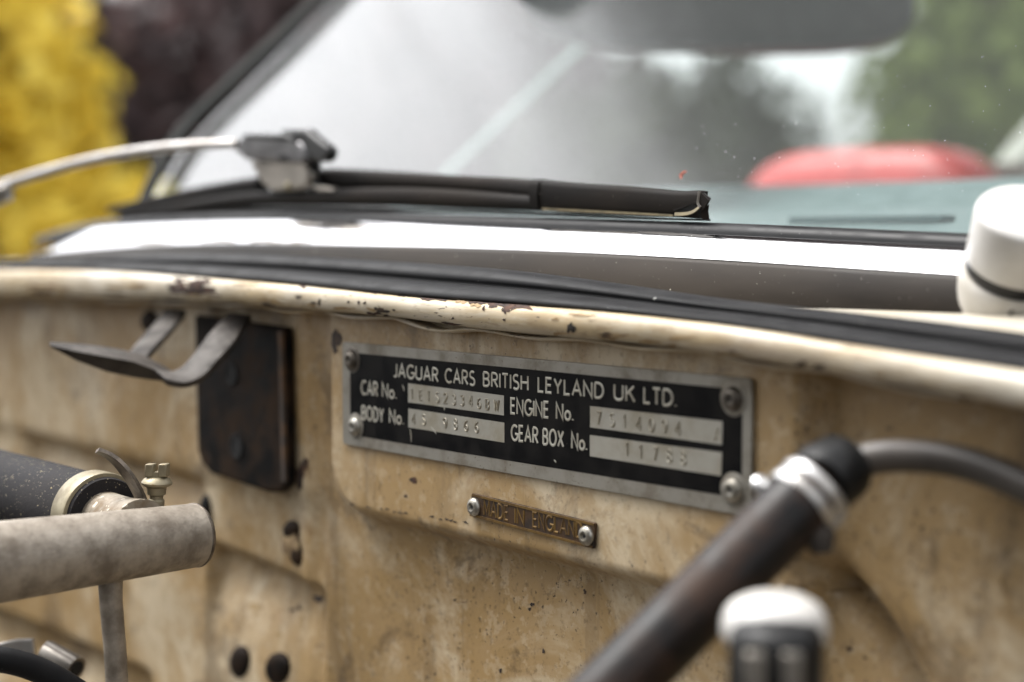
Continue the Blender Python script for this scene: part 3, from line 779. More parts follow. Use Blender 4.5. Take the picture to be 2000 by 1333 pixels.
def rivet(name, c, r, mat, parent, axis=(0, -1, 0), hole=True):
    o = lathe(name, c, axis, [(r, 0), (r*.99, r*.14), (r*.93, r*.27), (r*.80, r*.40), (r*.62, r*.50), (r*.45, r*.55), (r*.40, r*.53), (r*.34, r*.36), (r*.14, r*.34), (r*.05, r*.34)], mat, parent, 28)
    h = lathe('rivet_hole', Vector(c)+Vector(axis)*(r*.345), axis, [(r*.19, 0), (r*.18, r*.012)], M['hole'], o, 14)
    return o
for i, c in enumerate(RV):
    p = Vector((c.x, PT+.00005, c.z))
    lathe('washer', p, (0, -1, 0), [(.0037, 0), (.0037, .00018), (.0035, .00026), (.0024, .00028)], M['aluminium'] if i != 0 else M['rivet_dark'], plate, 28)
    rivet('rivet', p+Vector((0, -.00024, 0)), .00265, M['rivet_dark'] if i in (0, 2) else M['rivet'], plate)
# scratches in the enamel
mb = MB()
for a, b in (((801, 839), (803, 864)), ((855, 792), (867, 795)), ((866, 793), (868, 802)), ((842, 834), (852, 848)), ((786, 752), (789, 765)), ((1082, 899), (1086, 904))):
    v, f = strap_geo([atY(*a, PT-.00011), atY((a[0]+b[0])/2+.8, (a[1]+b[1])/2, PT-.00011), atY(*b, PT-.00011)], Vector((1, 0, .2)), [.0003, .00045, .00018], .00002); mb.add(v, f)
o = mb.build('scratches', M['letter'], plate, False); o['kind'] = 'stuff'

# ------------------------------------------------------------------ MADE IN ENGLAND plate
oplate = empty('origin_plate', 'small tarnished brass MADE IN ENGLAND plate riveted below the number plate', 'plate', q(1040, 1018, 0))
OT = -.0008
quad = [atY(x, y, OT) for x, y in ((921, 963.5), (1163, 1022), (1160.5, 1073), (917, 1008))]
ob = prism('backing', rounded(quad, .0006, 3), (0, .0007, 0), M['brass_dark'], oplate, .00015)
# border fillets
def edge_bar(a, b, wd, mat):
    v, f = strap_geo([a, a.lerp(b, .5), b], Vector((0, 0, 1)) if abs((b-a).z) < abs((b-a).x) else Vector((1, 0, 0)), wd, .0003); return v, f
mb = MB()
ins = [p.lerp(sum(quad, Vector())/4, .0)+Vector((0, -.0001, 0)) for p in quad]
mb.add(*edge_bar(ins[0]+Vector((.0004, 0, -.0004)), ins[1]+Vector((-.0004, 0, -.0004)), .0006, None)); mb.add(*edge_bar(ins[3]+Vector((.0004, 0, .0004)), ins[2]+Vector((-.0004, 0, .0004)), .0006, None))
mb.build('border', M['brass'], oplate, False)
words('lettering', [('MADE', 945, 992, 1006, 1017, .0036), ('IN', 1006, 1023, 1021.5, 1025.5, .0036), ('ENGLAND', 1041, 1137, 1029, 1052, .0036)], 33, wd=.2, mat='brass', parent=oplate, Y=OT-.00003, ridge=.00012)
for x, y in ((926.5, 990.5), (1146, 1047)):
    p = atY(x, y, OT); rivet('rivet', p+Vector((0, .00005, 0)), .00245, M['rivet'], oplate)

# ------------------------------------------------------------------ wear on the bodywork
for x, y, rx, ry, m in ((808, 938, 6, 7, 'rust'), (793, 969, 3, 3, 'rust'), (657, 662, 9, 20, 'black_chip'), (655, 682, 5, 9, 'black_chip'), (1040, 1181, 4, 4, 'black_chip'), (889, 1172, 3, 2, 'black_chip'), (900, 1176, 12, 1.4, 'tan'),
                        (1143, 1156, 3, 5, 'black_chip'), (978, 1310, 3, 4, 'black_chip'), (1062, 1272, 3, 4, 'black_chip'), (1035, 1190, 3, 3, 'black_chip'), (776, 1126, 3, 4, 'tan'), (1660, 1268, 6, 4, 'rust'), (1690, 1285, 4, 3, 'rust'), (1655, 1152, 34, 5, 'tan'), (1590, 795, 4, 4, 'tan'),
                        (572, 1192, 5, 4, 'rust'), (622, 1170, 9, 8, 'black_chip'), (585, 1187, 4, 6, 'rust'), (500, 1200, 5, 5, 'tan'), (545, 1240, 7, 5, 'tan'), (590, 1215, 5, 12, 'tan'), (587, 930, 8, 26, 'rust'), (598, 905, 5, 12, 'rust'), (500, 1185, 14, 6, 'tan')):
    chip('rust_spot' if m != 'black_chip' else 'paint_chip', bulk, x, y, rx, ry, M[m])
for x, y, rx, ry, m in ((375, 562, 38, 15, 'rust'), (395, 552, 14, 8, 'rust'), (342, 565, 16, 8, 'rust'), (592, 561, 6, 3.5, 'rust'), (583, 580, 5, 4, 'black_chip'), (612, 592, 5, 3, 'black_chip'), (624, 591, 3, 6, 'black_chip'), (671, 563, 5, 3, 'rust'), (687, 564, 9, 3.5, 'rust'),
                        (681, 590, 3, 2, 'black_chip'), (701, 591, 3, 3, 'black_chip'), (713, 592, 3, 3, 'black_chip'), (746, 607, 15, 4, 'black_chip'), (735, 604, 5, 3, 'black_chip'), (755, 617, 6, 3, 'black_chip'), (790, 623, 10, 2, 'black_chip'), (835, 585, 12, 3.5, 'rust'), (850, 582, 20, 2.5, 'rust'),
                        (900, 590, 9, 4, 'tan'), (930, 597, 9, 4, 'tan'), (1000, 600, 20, 6.5, 'rust'), (965, 597, 14, 4, 'rust'), (1018, 598, 12, 4.5, 'rust'), (985, 607, 5, 5, 'rust'), (945, 603, 3, 4, 'rust'), (1116, 641, 7, 11, 'steel_brown'), (1135, 616, 22, 3, 'tan'), (1085, 624, 9, 2.5, 'tan'),
                        (1508, 711, 11, 8, 'black_chip'), (1563, 717, 14, 9, 'black_chip'), (1600, 720, 14, 7, 'black_chip'), (1635, 729, 20, 8, 'black_chip'), (885, 622, 3, 2, 'rust'), (770, 606, 3, 2, 'rust'), (985, 625, 4, 2, 'rust'), (480, 556, 20, 2, 'tan'), (250, 560, 40, 4, 'tan'), (90, 562, 40, 6, 'tan'), (1900, 790, 20, 8, 'tan'), (1200, 655, 25, 3, 'tan'), (1330, 660, 25, 4, 'tan')):
    chip('paint_chip' if m != 'rust' else 'rust_spot', rail, x, y, rx, ry, M[m], jag=.5)
for k_ in range(20):
    x = 722+k_*16.2; z_ = 568.5+(x-715)*.0995
    if k_ in (3, 11): continue
    chip('rust_spot', rail, x, z_+random.uniform(-1.5, 2.5), random.uniform(9, 17), random.uniform(2, 4.2), M['rust'], jag=.6, rot=.09)
for k_ in range(26):
    x = random.uniform(20, 1950); yb_ = float(np.interp(x, [0, 200, 400, 600, 796, 950, 1300, 1492, 1825, 2000], [580, 583, 589, 606, 624, 645, 679, 708, 766, 801]))
    chip('rust_spot', rail, x, yb_-random.uniform(3, 14), random.uniform(5, 22), random.uniform(1.5, 4), M[random.choice(('rust', 'tan'))], jag=.6, rot=.08)
for k_ in range(13):
    x = random.uniform(688, 925); chip('paint_chip', bulk, x, 984+(x-690)*.172+random.uniform(-2, 2.5), random.uniform(2, 6), random.uniform(1, 2.2), M['black_chip'], jag=.6, rot=.17)
# dark smear on the bright strip
chip('strip_smear', trim, 650, 444, 50, 6, M['dark_band'], 18, .4, .0)
for q_ in ((430, 470, 36, 3), (520, 471, 30, 3.5), (585, 473, 24, 2.5), (300, 473, 40, 3), (690, 446, 40, 4), (600, 440, 26, 3)):  # grey smears: tree reflections painted onto the bright strip
    chip('strip_smear', trim, *q_, M['grey_metal'], 18, .6, .02)
chip('strip_smear', trim, 1200, 449, 150, 4.5, M['dark_band'], 24, .3, .03)
chip('strip_smear', trim, 1330, 458, 55, 5, M['dark_band'], 18, .5, .05)
# black discs: two rubber plugs, the rest open holes with their dark painted
def dark_disc(x, y, rx, ry, dome=.0015):
    c = hit(bulk, x, y, .0002); prof_n = 24; v = [c+Vector((0, -dome, 0))]; f = []
    for rI, k, h in ((1, .55, .9), (2, .85, .55), (3, 1., .0), (4, 1.0, -1.5)):
        for i in range(prof_n):
            a = 2*math.pi*i/prof_n; p = atY(x+rx*k*math.cos(a), y+ry*k*math.sin(a), c.y); v.append(p+Vector((0, -dome*h, 0)))
    for i in range(prof_n): f.append((0, 1+i, 1+(i+1) % prof_n))
    for rI in range(3):
        for i in range(prof_n):
            a = 1+rI*prof_n+i; b = 1+rI*prof_n+(i+1) % prof_n; f.append((a, b, b+prof_n, a+prof_n))
    return mesh('plug_hole_disc', v, f, M['black_box'], car)
dark_disc(468, 1294, 19, 32); dark_disc(541, 1307, 23, 32); dark_disc(571, 1036, 17, 20); dark_disc(584, 1085, 15, 21); dark_disc(402, 1005, 12, 40)
chip('tan_residue', bulk, 574, 1066, 15, 28, M['tan'], off=.0012)

# ------------------------------------------------------------------ black cover on the bulkhead
cover = empty('cover_plate', 'flat black cover plate with rounded lower corners hanging on the bulkhead', 'cover', atY(470, 800, .004))
def colY(pts, Y): return [atY(x, y, Y) for x, y in pts]
poly = colY([(378, 615), (556, 640), (562, 948), (548, 962), (520, 962), (410, 926), (392, 905), (384, 880)], .0032)
prism('plate', poly, (0, .0034, 0), M['black_box'], cover, .0012)
v, f = strap_geo(colY([(549, 648), (553, 800), (556, 940)], .0026), Vector((1, 0, 0)), .0022, .0012); mesh('rolled_edge', v, f, M['black_box_edge'], cover, True, 40)
for x, y in ((452, 730), (462, 872)):
    lathe('bolt_hole', atY(x, y, .0031), (0, -1, 0), [(.0040, 0), (.0040, .0004), (.0032, .0005), (.003, .0001), (.001, .0001)], M['hole'], cover, 24)
# dark aperture beside the bracket leg
dark_disc(292, 628, 16, 22)

# ------------------------------------------------------------------ bent bracket
brk = empty('hook_bracket', 'bent brown steel hook bracket hanging under the scuttle edge in front of the black cover', 'bracket', atY(460, 640, 0))
def edge_strap(ea, eb, off, mat, name, parent, n=30):
    A = smoothline([D(*q_) for q_ in ea], n); B = smoothline([D(*q_) for q_ in eb], n); off = Vector(off)
    R4 = [A, [p_.lerp(q_, .08)-off*.12 for p_, q_ in zip(A, B)], [p_.lerp(q_, .92)-off*.12 for p_, q_ in zip(A, B)], B, [q_+off for q_ in B], [p_+off for p_ in A]]
    v = [p_ for r_ in R4 for p_ in r_]; f = []
    for i in range(6):
        for j in range(n-1):
            a_ = i*n+j; b_ = ((i+1) % 6)*n+j; f.append((a_, a_+1, b_+1, b_))
    f.append(tuple(i*n for i in range(6))); f.append(tuple(i*n+n-1 for i in reversed(range(6))))
    return mesh(name, v, f, mat, parent, True, 38)
edge_strap([(444, 612, .490), (430, 629, .485), (409, 652, .478), (366, 706, .467), (337, 725, .463), (312, 722, .462), (288, 712, .4625)],
           [(490, 616, .486), (474, 638, .480), (455, 669, .472), (422, 706, .464), (392, 736, .459), (363, 747, .457), (325, 743, .458)], -UP*.0016+FW*.0012, M['steel_brown'], 'hook_leg', brk)
# pointed tongue
n_ = 6
tg_top = [D(97, 668, .462), D(150, 671, .464), D(210, 678, .466), D(262, 688, .467), D(300, 708, .466), D(345, 737, .466)]
tg_ft = [D(97, 675, .457), D(150, 687, .456), D(210, 698, .456), D(262, 707, .457), D(300, 722, .460), D(345, 744, .463)]
tg_bt = [D(100, 679, .4585), D(150, 705, .4600), D(210, 727, .4620), D(262, 738, .4630), D(300, 743, .4640), D(345, 748, .4650)]
tg_bk = [p_+FW*.012-UP*.001 for p_ in tg_top]
rows_ = [tg_top, tg_ft, tg_bt, tg_bk]
v = [p_ for r in rows_ for p_ in r]; f = []
for i in range(4):
    for j in range(n_-1):
        a = i*n_+j; b = ((i+1) % 4)*n_+j; f.append((a, a+1, b+1, b))
f.append(tuple(i*n_ for i in range(4))); f.append(tuple(i*n_+n_-1 for i in reversed(range(4))))
mesh('tongue', v, f, M['steel_brown'], brk, True, 35)
edge_strap([(322, 604, .520), (309, 623, .513), (280, 655, .500), (247, 695, .484)], [(362, 606, .516), (349, 624, .508), (317, 660, .494), (277, 706, .474)], -UP*.0016+FW*.0012, M['steel_brown'], 'hook_leg', brk, 20)

# ------------------------------------------------------------------ left pipework
pipe = empty('metal_pipe', 'mottled grey metal pipe with a capped end and a thin downpipe', 'pipe', D(210, 1070, .36))
a0, a1 = D(-140, 1117, .340), D(380, 1046, .390); ax = (a1-a0).normalized()
R_ = .0081
pts = [a0.lerp(a1, k) for k in np.linspace(0, 1, 40)]
rad = [R_*(1.19-.21*k/39) for k in range(40)]
pts += [a1+ax*.0006, a1+ax*.0010, a1+ax*.0011]; rad += [R_*.965, R_*.93, R_*.86]
lathe('end_rim', a1-ax*.0002, ax, [(R_*.975, 0), (R_*1.0, .0002), (R_*1.0, .0006), (R_*.96, .0011), (R_*.85, .0013)], M['clamp_tail'], pipe, 44)
tube('tube', pts, rad, M['pipe'], pipe, 40)
d0 = a0.lerp(a1, (211+140)/520.0)
tube('downpipe', [D(214, 1090, .374), D(217, 1180, .375), D(224, 1260, .376), D(229, 1345, .377), D(233, 1420, .378)], [.0031, .00275, .0027, .0027, .0027], M['pipe'], pipe, 24)
st0 = D(275, 1035, .381); st1 = D(190, 1008, .401)
tube('stub', [st0, st0.lerp(st1, .35), st0.lerp(st1, .7), st1, st1.lerp(st0, -.3)], [.0075, .0068, .0068, .0070, .0070], M['pipe_stub'], pipe, 28)
hose = empty('rubber_hose', 'thick dusty black rubber hose pushed on the left pipe stub', 'hose', D(100, 985, .42))
h1 = D(208, 1012, .397); h0 = D(0, 953, .447); hm = D(-160, 905, .49); hax = (h1-h0).normalized()
hr = .0106
tube('tube', [hm, hm.lerp(h0, .5), h0, h0.lerp(h1, .4), h0.lerp(h1, .7), h1.lerp(h0, .02), h1, h1-hax*.0004], [hr*1.02, hr*1.01, hr, hr*.995, hr*.985, hr*.98, hr*.94, hr*.70], M['dusty_hose'], hose, 44)
clampL = empty('hose_clamp', 'pale gold worm clamp with slotted screw on the dusty left hose', 'hose clamp', h1, 'hose clamps')
cb0 = h1-hax*.0085; cb1 = h1-hax*.0012
lathe('band', cb0, hax, [(hr*.98, 0), (hr*1.06, .0001), (hr*1.075, .0004), (hr*1.075, .0068), (hr*1.06, .0072), (hr*.97, .0073)], M['clamp_gold'], clampL, 56)
tp_ = smoothline([D(190, 880, .386), D(212, 890, .387), D(242, 918, .388), D(266, 955, .390), D(280, 990, .392), D(284, 1015, .393)], 24)
v, f = strap_geo(tp_, RT*.45-FW*.85+UP*.25, [.0032+.0030*min(1, k/8) for k in range(24)], .0009)
mesh('band_tail', v, f, M['clamp_tail'], clampL, True, 40)
sb = D(305, 990, .391)
sax = (UP*1+RT*.05-FW*.08).normalized()
sp_ = lambda px_: px_*.391/FPX
def hexish(base, axis, r, h0, h1, seg=8):
    return lathe_geo(base, axis, [(r*.9, h0), (r, h0+.0003), (r, h1-.0003), (r*.9, h1)], seg)
mb = MB()
mb.add(*lathe_geo(sb, sax, [(sp_(16), -.001), (sp_(16), sp_(12)), (sp_(13), sp_(16)), (sp_(13), sp_(22)), (sp_(18), sp_(25)), (sp_(19), sp_(38)), (sp_(24), sp_(41)), (sp_(29), sp_(44)), (sp_(30), sp_(48)), (sp_(27), sp_(53)), (sp_(20), sp_(58)), (sp_(17), sp_(60))], 28))
screw = mb.build('screw', M['clamp_gold'], clampL)
for sgn in (-1, 1):
    cc = sb+sax*sp_(72)+RT*(sgn*sp_(13))
    box('slot_cheek', cc, RT*sp_(8.5), FW*sp_(15), sax*sp_(13), M['clamp_gold'], screw, .0003)
box('slot_floor', sb+sax*sp_(64), RT*sp_(10), FW*sp_(14), sax*sp_(6), M['clamp_gold'], screw, .0002)

# lower left: black cable over a bright union
cab = tube('cable', smoothline([D(-60, 1284, .372), D(10, 1290, .374), D(70, 1307, .377), D(130, 1338, .38), D(190, 1380, .383)], 30), .0031, M['rubber'], None, 20)
tag(cab, 'black cable curving across the bottom left corner', 'cable')
un = empty('pipe_union', 'bright metal pipe union behind the black cable', 'pipe fitting', D(110, 1290, .44))
tube('barrel', [D(82, 1270, .442), D(92, 1276, .442), D(140, 1302, .438), D(150, 1307, .437)], [.0030, .0036, .0037, .0033], M['grey_metal'], un, 24)
lathe('bore', D(150.5, 1307.3, .4368), (D(150, 1307, .437)-D(92, 1276, .442)), [(.0024, 0), (.0023, .0001)], M['hole'], un, 20)
prism('tab', [D(-20, 1262, .44), D(30, 1250, .442), D(64, 1249, .444), D(68, 1285, .444), D(20, 1285, .442)], FW*.0022, M['arm'], un, .0004)

# ------------------------------------------------------------------ right hose
hd = .278
rh = empty('rubber_hose', 'slanting black rubber hose in front of the plate joined to a thinner hose', 'hose', D(1400, 1150, hd))
q0, q1 = D(1075, 1471, hd-.012), D(1600, 946, hd+.006); rax = (q1-q0).normalized()
rr = .0064
tube('thick_tube', [q0.lerp(q1, k) for k in np.linspace(0, 1, 24)], [rr]*24, M['rubber_soft'], rh, 32)
e0 = D(1597, 949, hd+.006)
tube('end_collar', [e0, D(1612, 934, hd+.008), D(1640, 915, hd+.012), D(1650, 909, hd+.013)], [.0060, .0069, .0066, .0052], M['black_plastic'], rh, 32)
thin = smoothline([D(1630, 925, .290), D(1665, 908, .290), D(1710, 895, .289), D(1790, 892, .287), D(1870, 902, .284), D(1950, 928, .280), D(2040, 968, .275), D(2140, 1010, .27)], 40)
tube('thin_tube', thin, [.0031]*40, M['thin_hose'], rh, 24)
cr = empty('hose_clamp', 'bright silver clamp near the top of the slanting black hose', 'hose clamp', D(1578, 968, hd+.006), 'hose clamps')
cc = D(1578, 968, hd+.006)
mb = MB()
mb.add(*lathe_geo(cc-rax*.0027, rax, [(rr*1.0, 0), (rr*1.10, .0001), (rr*1.14, .0006), (rr*1.14, .0018), (rr*1.08, .0022), (rr*1.08, .0030), (rr*1.14, .0034), (rr*1.14, .0048), (rr*1.10, .0053), (rr*1.0, .0054)], 44))
mb.build('band', M['clamp_bright'], cr)
side = rax.cross(FW).normalized()
if side.dot(RT) > 0: side = -side
lathe('ear', D(1488, 950, hd+.010), (RT*.3+UP*.2+FW*-.6), [(.0008, -.0007), (.0019, -.0004), (.0021, .0), (.0018, .0005), (.0008, .0008)], M['clamp_bright'], cr, 24)
tube('ear', [D(1590, 1010, hd+.004), D(1602, 1050, hd+.002), D(1604, 1080, hd+.002)], [.0026, .0028, .0020], M['steel_brown'], cr, 16)
for k in range(5):
    t = k/4; pz = cc+rax*(-.0018+.0036*.5)
for k in range(5):
    ang = math.radians(-10-14*k); u = (side*-1); dd = (u*math.cos(ang)-FW*1.0*math.cos(ang*.3)*.55+UP*math.sin(ang)*.6)
    dd = (dd-rax*dd.dot(rax)).normalized(); c_ = cc+dd*(rr*1.12)
    box('band_thread', c_, rax*.0020, dd.cross(rax)*.00035, dd*.0004, M['grey_metal'], cr)

# ------------------------------------------------------------------ white-topped cap at the bottom
wd_ = .252
cap = empty('reservoir_cap', 'white domed cap on a black body blurred at the bottom edge', 'cap', D(1512, 1330, wd_))
cup = (UP*1-FW*.10).normalized()
cR = 104*wd_/FPX
lathe('dome', D(1513, 1248, wd_), cup, [(cR*.90, -.0008), (cR*.985, .0004), (cR, .0018), (cR*.98, .0032), (cR*.92, .0046), (cR*.80, .0058), (cR*.58, .0068), (cR*.30, .0074), (cR*.05, .0075)], M['white_plastic'], cap, 44)
bR = 88*wd_/FPX
lathe('body', D(1514, 1428, wd_-.005), cup, [(bR*1.08, 0), (bR*1.04, .008), (bR*1.02, .0145), (bR*.95, .0163), (bR*.75, .0175), (bR*.3, .0182)], M['black_plastic'], cap, 44)
for x in (1474, 1545):
    box('body_highlight', D(x, 1325, wd_-.0130), RT*.0016, FW*.0012, UP*.0042, M['grey_metal'], cap, .0006)  # grey blocks: highlights on the black body put in as colour

# ------------------------------------------------------------------ spindle cap right
sd_ = .322
axs = (UP*.80-FW*.60).normalized()
spn = empty('spindle_cap', 'round white plastic cap on a cream base at the right end of the bright trim', 'cap', D(2006, 600, sd_+.004))
sR = 107*sd_/FPX
top_c = D(2016, 414, sd_-.004); hC = .0122
lathe('cap', top_c-axs*hC, axs, [(sR*.90, -.0002), (sR*.985, .0002), (sR, .0010), (sR, hC-.0014), (sR*.985, hC-.0006), (sR*.95, hC-.0001), (sR*.80, hC+.0003), (sR*.1, hC+.0006)], M['white_plastic'], spn, 56)
lathe('gasket', top_c-axs*(hC+.0022), axs, [(sR*.93, -.0006), (sR*.96, .0), (sR*.96, .0020), (sR*.9, .0022)], M['black_plastic'], spn, 48)
lathe('base', top_c-axs*(hC+.0150), axs, [(sR*1.06, -.010), (sR*1.06, .001), (sR*1.06, .006), (sR*1.05, .0095), (sR*1.02, .0114), (sR*.98, .0121), (sR*.5, .0122)], M['white_paint'], spn, 56)

# ------------------------------------------------------------------ wiper
wip = empty('windscreen_wiper', 'black wiper blade on a bright arm lying along the foot of the windscreen', 'wiper', atY(560, 400, .047))
def strip2(upper, lower, Yf, depth, n, mat, name, parent, rnd=.0006):
    """bar between two pixel tracks, its front on the plane Yf"""
    xs_ = np.linspace(0, 1, n); rows_ = []
    ux = [(i/(len(upper)-1), *atY(*p_, Yf)) for i, p_ in enumerate(upper)]; lx = [(i/(len(lower)-1), *atY(*p_, Yf)) for i, p_ in enumerate(lower)]
    U = spline(ux, xs_).T; L_ = spline(lx, xs_).T
    R = []
    for k, (fz, fy) in enumerate(((1, 1), (1, .45), (.94, .12), (.80, .0), (.5, -.06), (.2, 0), (.06, .12), (0, .45), (0, 1))):
        R.append([tuple(Vector(l)+(Vector(u)-Vector(l))*fz+Vector((0, depth*fy, 0))) for u, l in zip(U, L_)])
    return loft(name, R, mat, parent, 50, True)
strip2([(206, 406), (290, 383), (384, 363), (440, 353), (500, 344)], [(214, 420), (300, 408), (384, 395), (440, 385), (500, 378)], .049, .006, 40, M['blade'], 'spine', wip)
strip2([(600, 331), (640, 329), (740, 334), (850, 341), (950, 346), (1040, 352)], [(600, 372), (640, 371), (740, 371), (850, 375), (950, 384), (1040, 398)], .049, .006, 50, M['blade'], 'spine', wip)
strip2([(232, 420), (330, 399), (448, 378), (560, 371), (700, 367), (800, 367), (900, 372), (1045, 384)], [(232, 431), (330, 418), (448, 406), (560, 403), (700, 403), (800, 405), (900, 408), (1045, 413)], .0455, .006, 70, M['blade'], 'rubber_carrier', wip)
sl_ = strip2([(1041, 350), (1100, 356), (1160, 360), (1250, 367), (1320, 373), (1352, 372), (1364, 374)], [(1041, 412), (1100, 416), (1160, 419), (1250, 423), (1320, 425), (1350, 427), (1360, 427)], .0452, .0036, 60, M['blade'], 'end_sleeve', wip)
strip2([(1034, 350), (1042, 351), (1050, 352)], [(1034, 411), (1042, 412), (1050, 413)], .0447, .004, 8, M['blade'], 'sleeve_collar', wip)
v, f = strap_geo(smoothline([atY(1060, 408.5, .0448), atY(1150, 413, .0448), atY(1250, 418, .0448), atY(1315, 421.5, .0448)], 20), UP, .0006, .0004); mesh('yellow_strip', v, f, M['brassy'], wip, True, 40)
strip2([(240, 430), (400, 411), (560, 404), (800, 406), (1045, 414), (1250, 424), (1372, 428)], [(240, 437), (400, 421), (560, 414), (800, 415), (1045, 422), (1250, 429), (1372, 432)], .0475, .003, 70, M['blade_rubber'], 'wiping_lip', wip)
# torn rubber end
te = empty('torn_end', '', '', atY(1375, 400, .045)); del te['label']; del te['category']; te.parent = wip
def shard(pts, mat, th=.0005, nm='torn_flap'):
    P = [atY(x, y, Y) for x, y, Y in pts]; nrm = (P[1]-P[0]).cross(P[2]-P[0]).normalized(); c = sum(P, Vector())/len(P)
    v, f = prism_geo(P, nrm*th); o = mesh(nm, v, f, mat, te, True, 30); return o
shard([(1366, 374, .0448), (1384, 392, .0440), (1372, 412, .0446), (1364, 402, .0446), (1362, 388, .0446)], M['blade'])
shard([(1370, 374, .0470), (1386, 388, .0466), (1380, 400, .0470), (1368, 404, .0472), (1362, 388, .0472)], M['blade_rubber'])
shard([(1370, 410, .0446), (1384, 400, .0450), (1382, 413, .0452), (1384, 429, .0455), (1372, 429, .0450), (1368, 418, .0448)], M['blade'])
shard([(1318, 409, .04495), (1352, 399, .04495), (1366, 405, .0449), (1356, 414, .0449), (1335, 421, .04495), (1319, 422, .04495)], M['hole'], .0001, 'sleeve_opening')
v, f = strap_geo(smoothline([atY(1318, 419, .0446), atY(1340, 418, .0445), atY(1356, 413, .0444), atY(1366, 405, .0443)], 12), UP+RT*.3, [.0009]*12, .0003); mesh('yellow_strip', v, f, M['brassy'], te, True, 40)
v, f = strap_geo(smoothline([atY(1316, 411, .0448), atY(1340, 402, .0446), atY(1362, 398, .0445), atY(1368, 406, .0444)], 12), UP, [.0005]*12, .0004); mesh('torn_lip', v, f, M['blade'], te, True, 40)
v, f = strap_geo(smoothline([atY(1366, 374, .0447), atY(1364, 388, .0445), atY(1363, 398, .0444), atY(1368, 406, .0444)], 12), RT, [.0006]*12, .0005); mesh('torn_lip', v, f, M['grey_metal'], te, True, 40)
# connector: dull metal saddle, grey block, black clip
sy = .0435
def px_prism(name, pts, Y, dep, mat, parent, bev=.0006): return prism(name, [atY(x, y, Y) for x, y in pts], (0, dep, 0), mat, parent, bev)
M['connector'] = simple('connector_metal', (.10, .098, .10), (.06, .058, .06), 110, .3, .4, metal=.7)
px_prism('saddle', [(484, 312), (596, 312), (604, 340), (600, 366), (572, 372), (530, 374), (510, 360)], sy, .0045, M['grey_metal'], wip, .0012)
lathe('saddle_pin', atY(563, 364, sy), (0, -1, 0), [(.0016, -.0005), (.0016, .0004), (.0011, .0009), (.0002, .001)], M['clamp_gold'], wip, 18)
px_prism('connector_block', [(452, 289), (474, 264), (560, 263), (588, 282), (600, 312), (585, 320), (540, 316), (478, 312)], sy-.003, .006, M['connector'], wip, .0012)
px_prism('connector_top', [(470, 268), (478, 261), (556, 262), (572, 274), (520, 274)], sy-.0045, .007, M['black_plastic'], wip, .0008)
px_prism('connector_notch', [(540, 306), (556, 302), (562, 316), (545, 316)], sy-.0036, .002, M['hole'], wip, 0)
px_prism('clip', [(541, 253), (596, 252), (606, 262), (640, 288), (642, 302), (632, 318), (612, 314), (590, 300), (566, 276)], sy-.002, .0045, M['black_plastic'], wip, .0015)
px_prism('clip', [(596, 300), (612, 312), (606, 352), (620, 362), (600, 366), (594, 340)], sy+.001, .004, M['black_plastic'], wip, .001)
px_prism('saddle_lug', [(602, 360), (640, 366), (650, 374), (620, 374)], sy+.001, .004, M['grey_metal'], wip, .0005)
arm_p = smoothline([D(-60, 384, .63), D(0, 364, .62), D(100, 333, .602), D(200, 308, .587), D(300, 292, .572), D(400, 283, .558), D(462, 281, .551)], 40)
tube('arm', arm_p, [.0020]*30+[.0020-.00005*k for k in range(10)], M['arm'], wip, 20)
box('arm_joint', D(-6, 385, .612), RT*.0055+UP*.0022, FW*.004, UP*.0032, M['grey_metal'], wip, .0012)

# ------------------------------------------------------------------ small loose bits
fl = tube('red_curl', smoothline([atG(1331, 349, .0008), atG(1330, 343, .0012), atG(1334, 338, .0018), atG(1341, 336, .001)], 12), [.00015, .0003, .0004, .00045, .0004, .0004, .0004, .00035, .0003, .00025, .0002, .0001], M['red_fleck'], None, 8)
tag(fl, 'tiny curled red flake stuck on the windscreen above the blade end', 'debris')
yl = lathe('filler_cap', D(2012, 1032, .30), -FW+UP*.3, [(.0016, -.002), (.0022, -.0012), (.0022, .0008), (.0016, .0014)], M['yellow_plastic'], None, 20)
tag(yl, 'small yellow plastic cap half out of frame at the right edge', 'cap')
mb = MB()
for _ in range(70):
    x, y = random.uniform(1380, 2000), random.triangular(60, 430, 330); r = random.choice((.00004, .00005, .00007, .00012)); p = atG(x, y, .0001)
    v, f = tube_geo([p, p+GN*.00015], r, 5); mb.add(v, f)
for _ in range(40):
    x, y = random.uniform(700, 1380), random.uniform(60, 330); p = atG(x, y, .0001); v, f = tube_geo([p, p+GN*.00015], .0001, 5); mb.add(v, f)
ds = mb.build('dust_specks', M['dust'], None); tag(ds, 'pale dust specks on the windscreen', None, None, 'stuff')

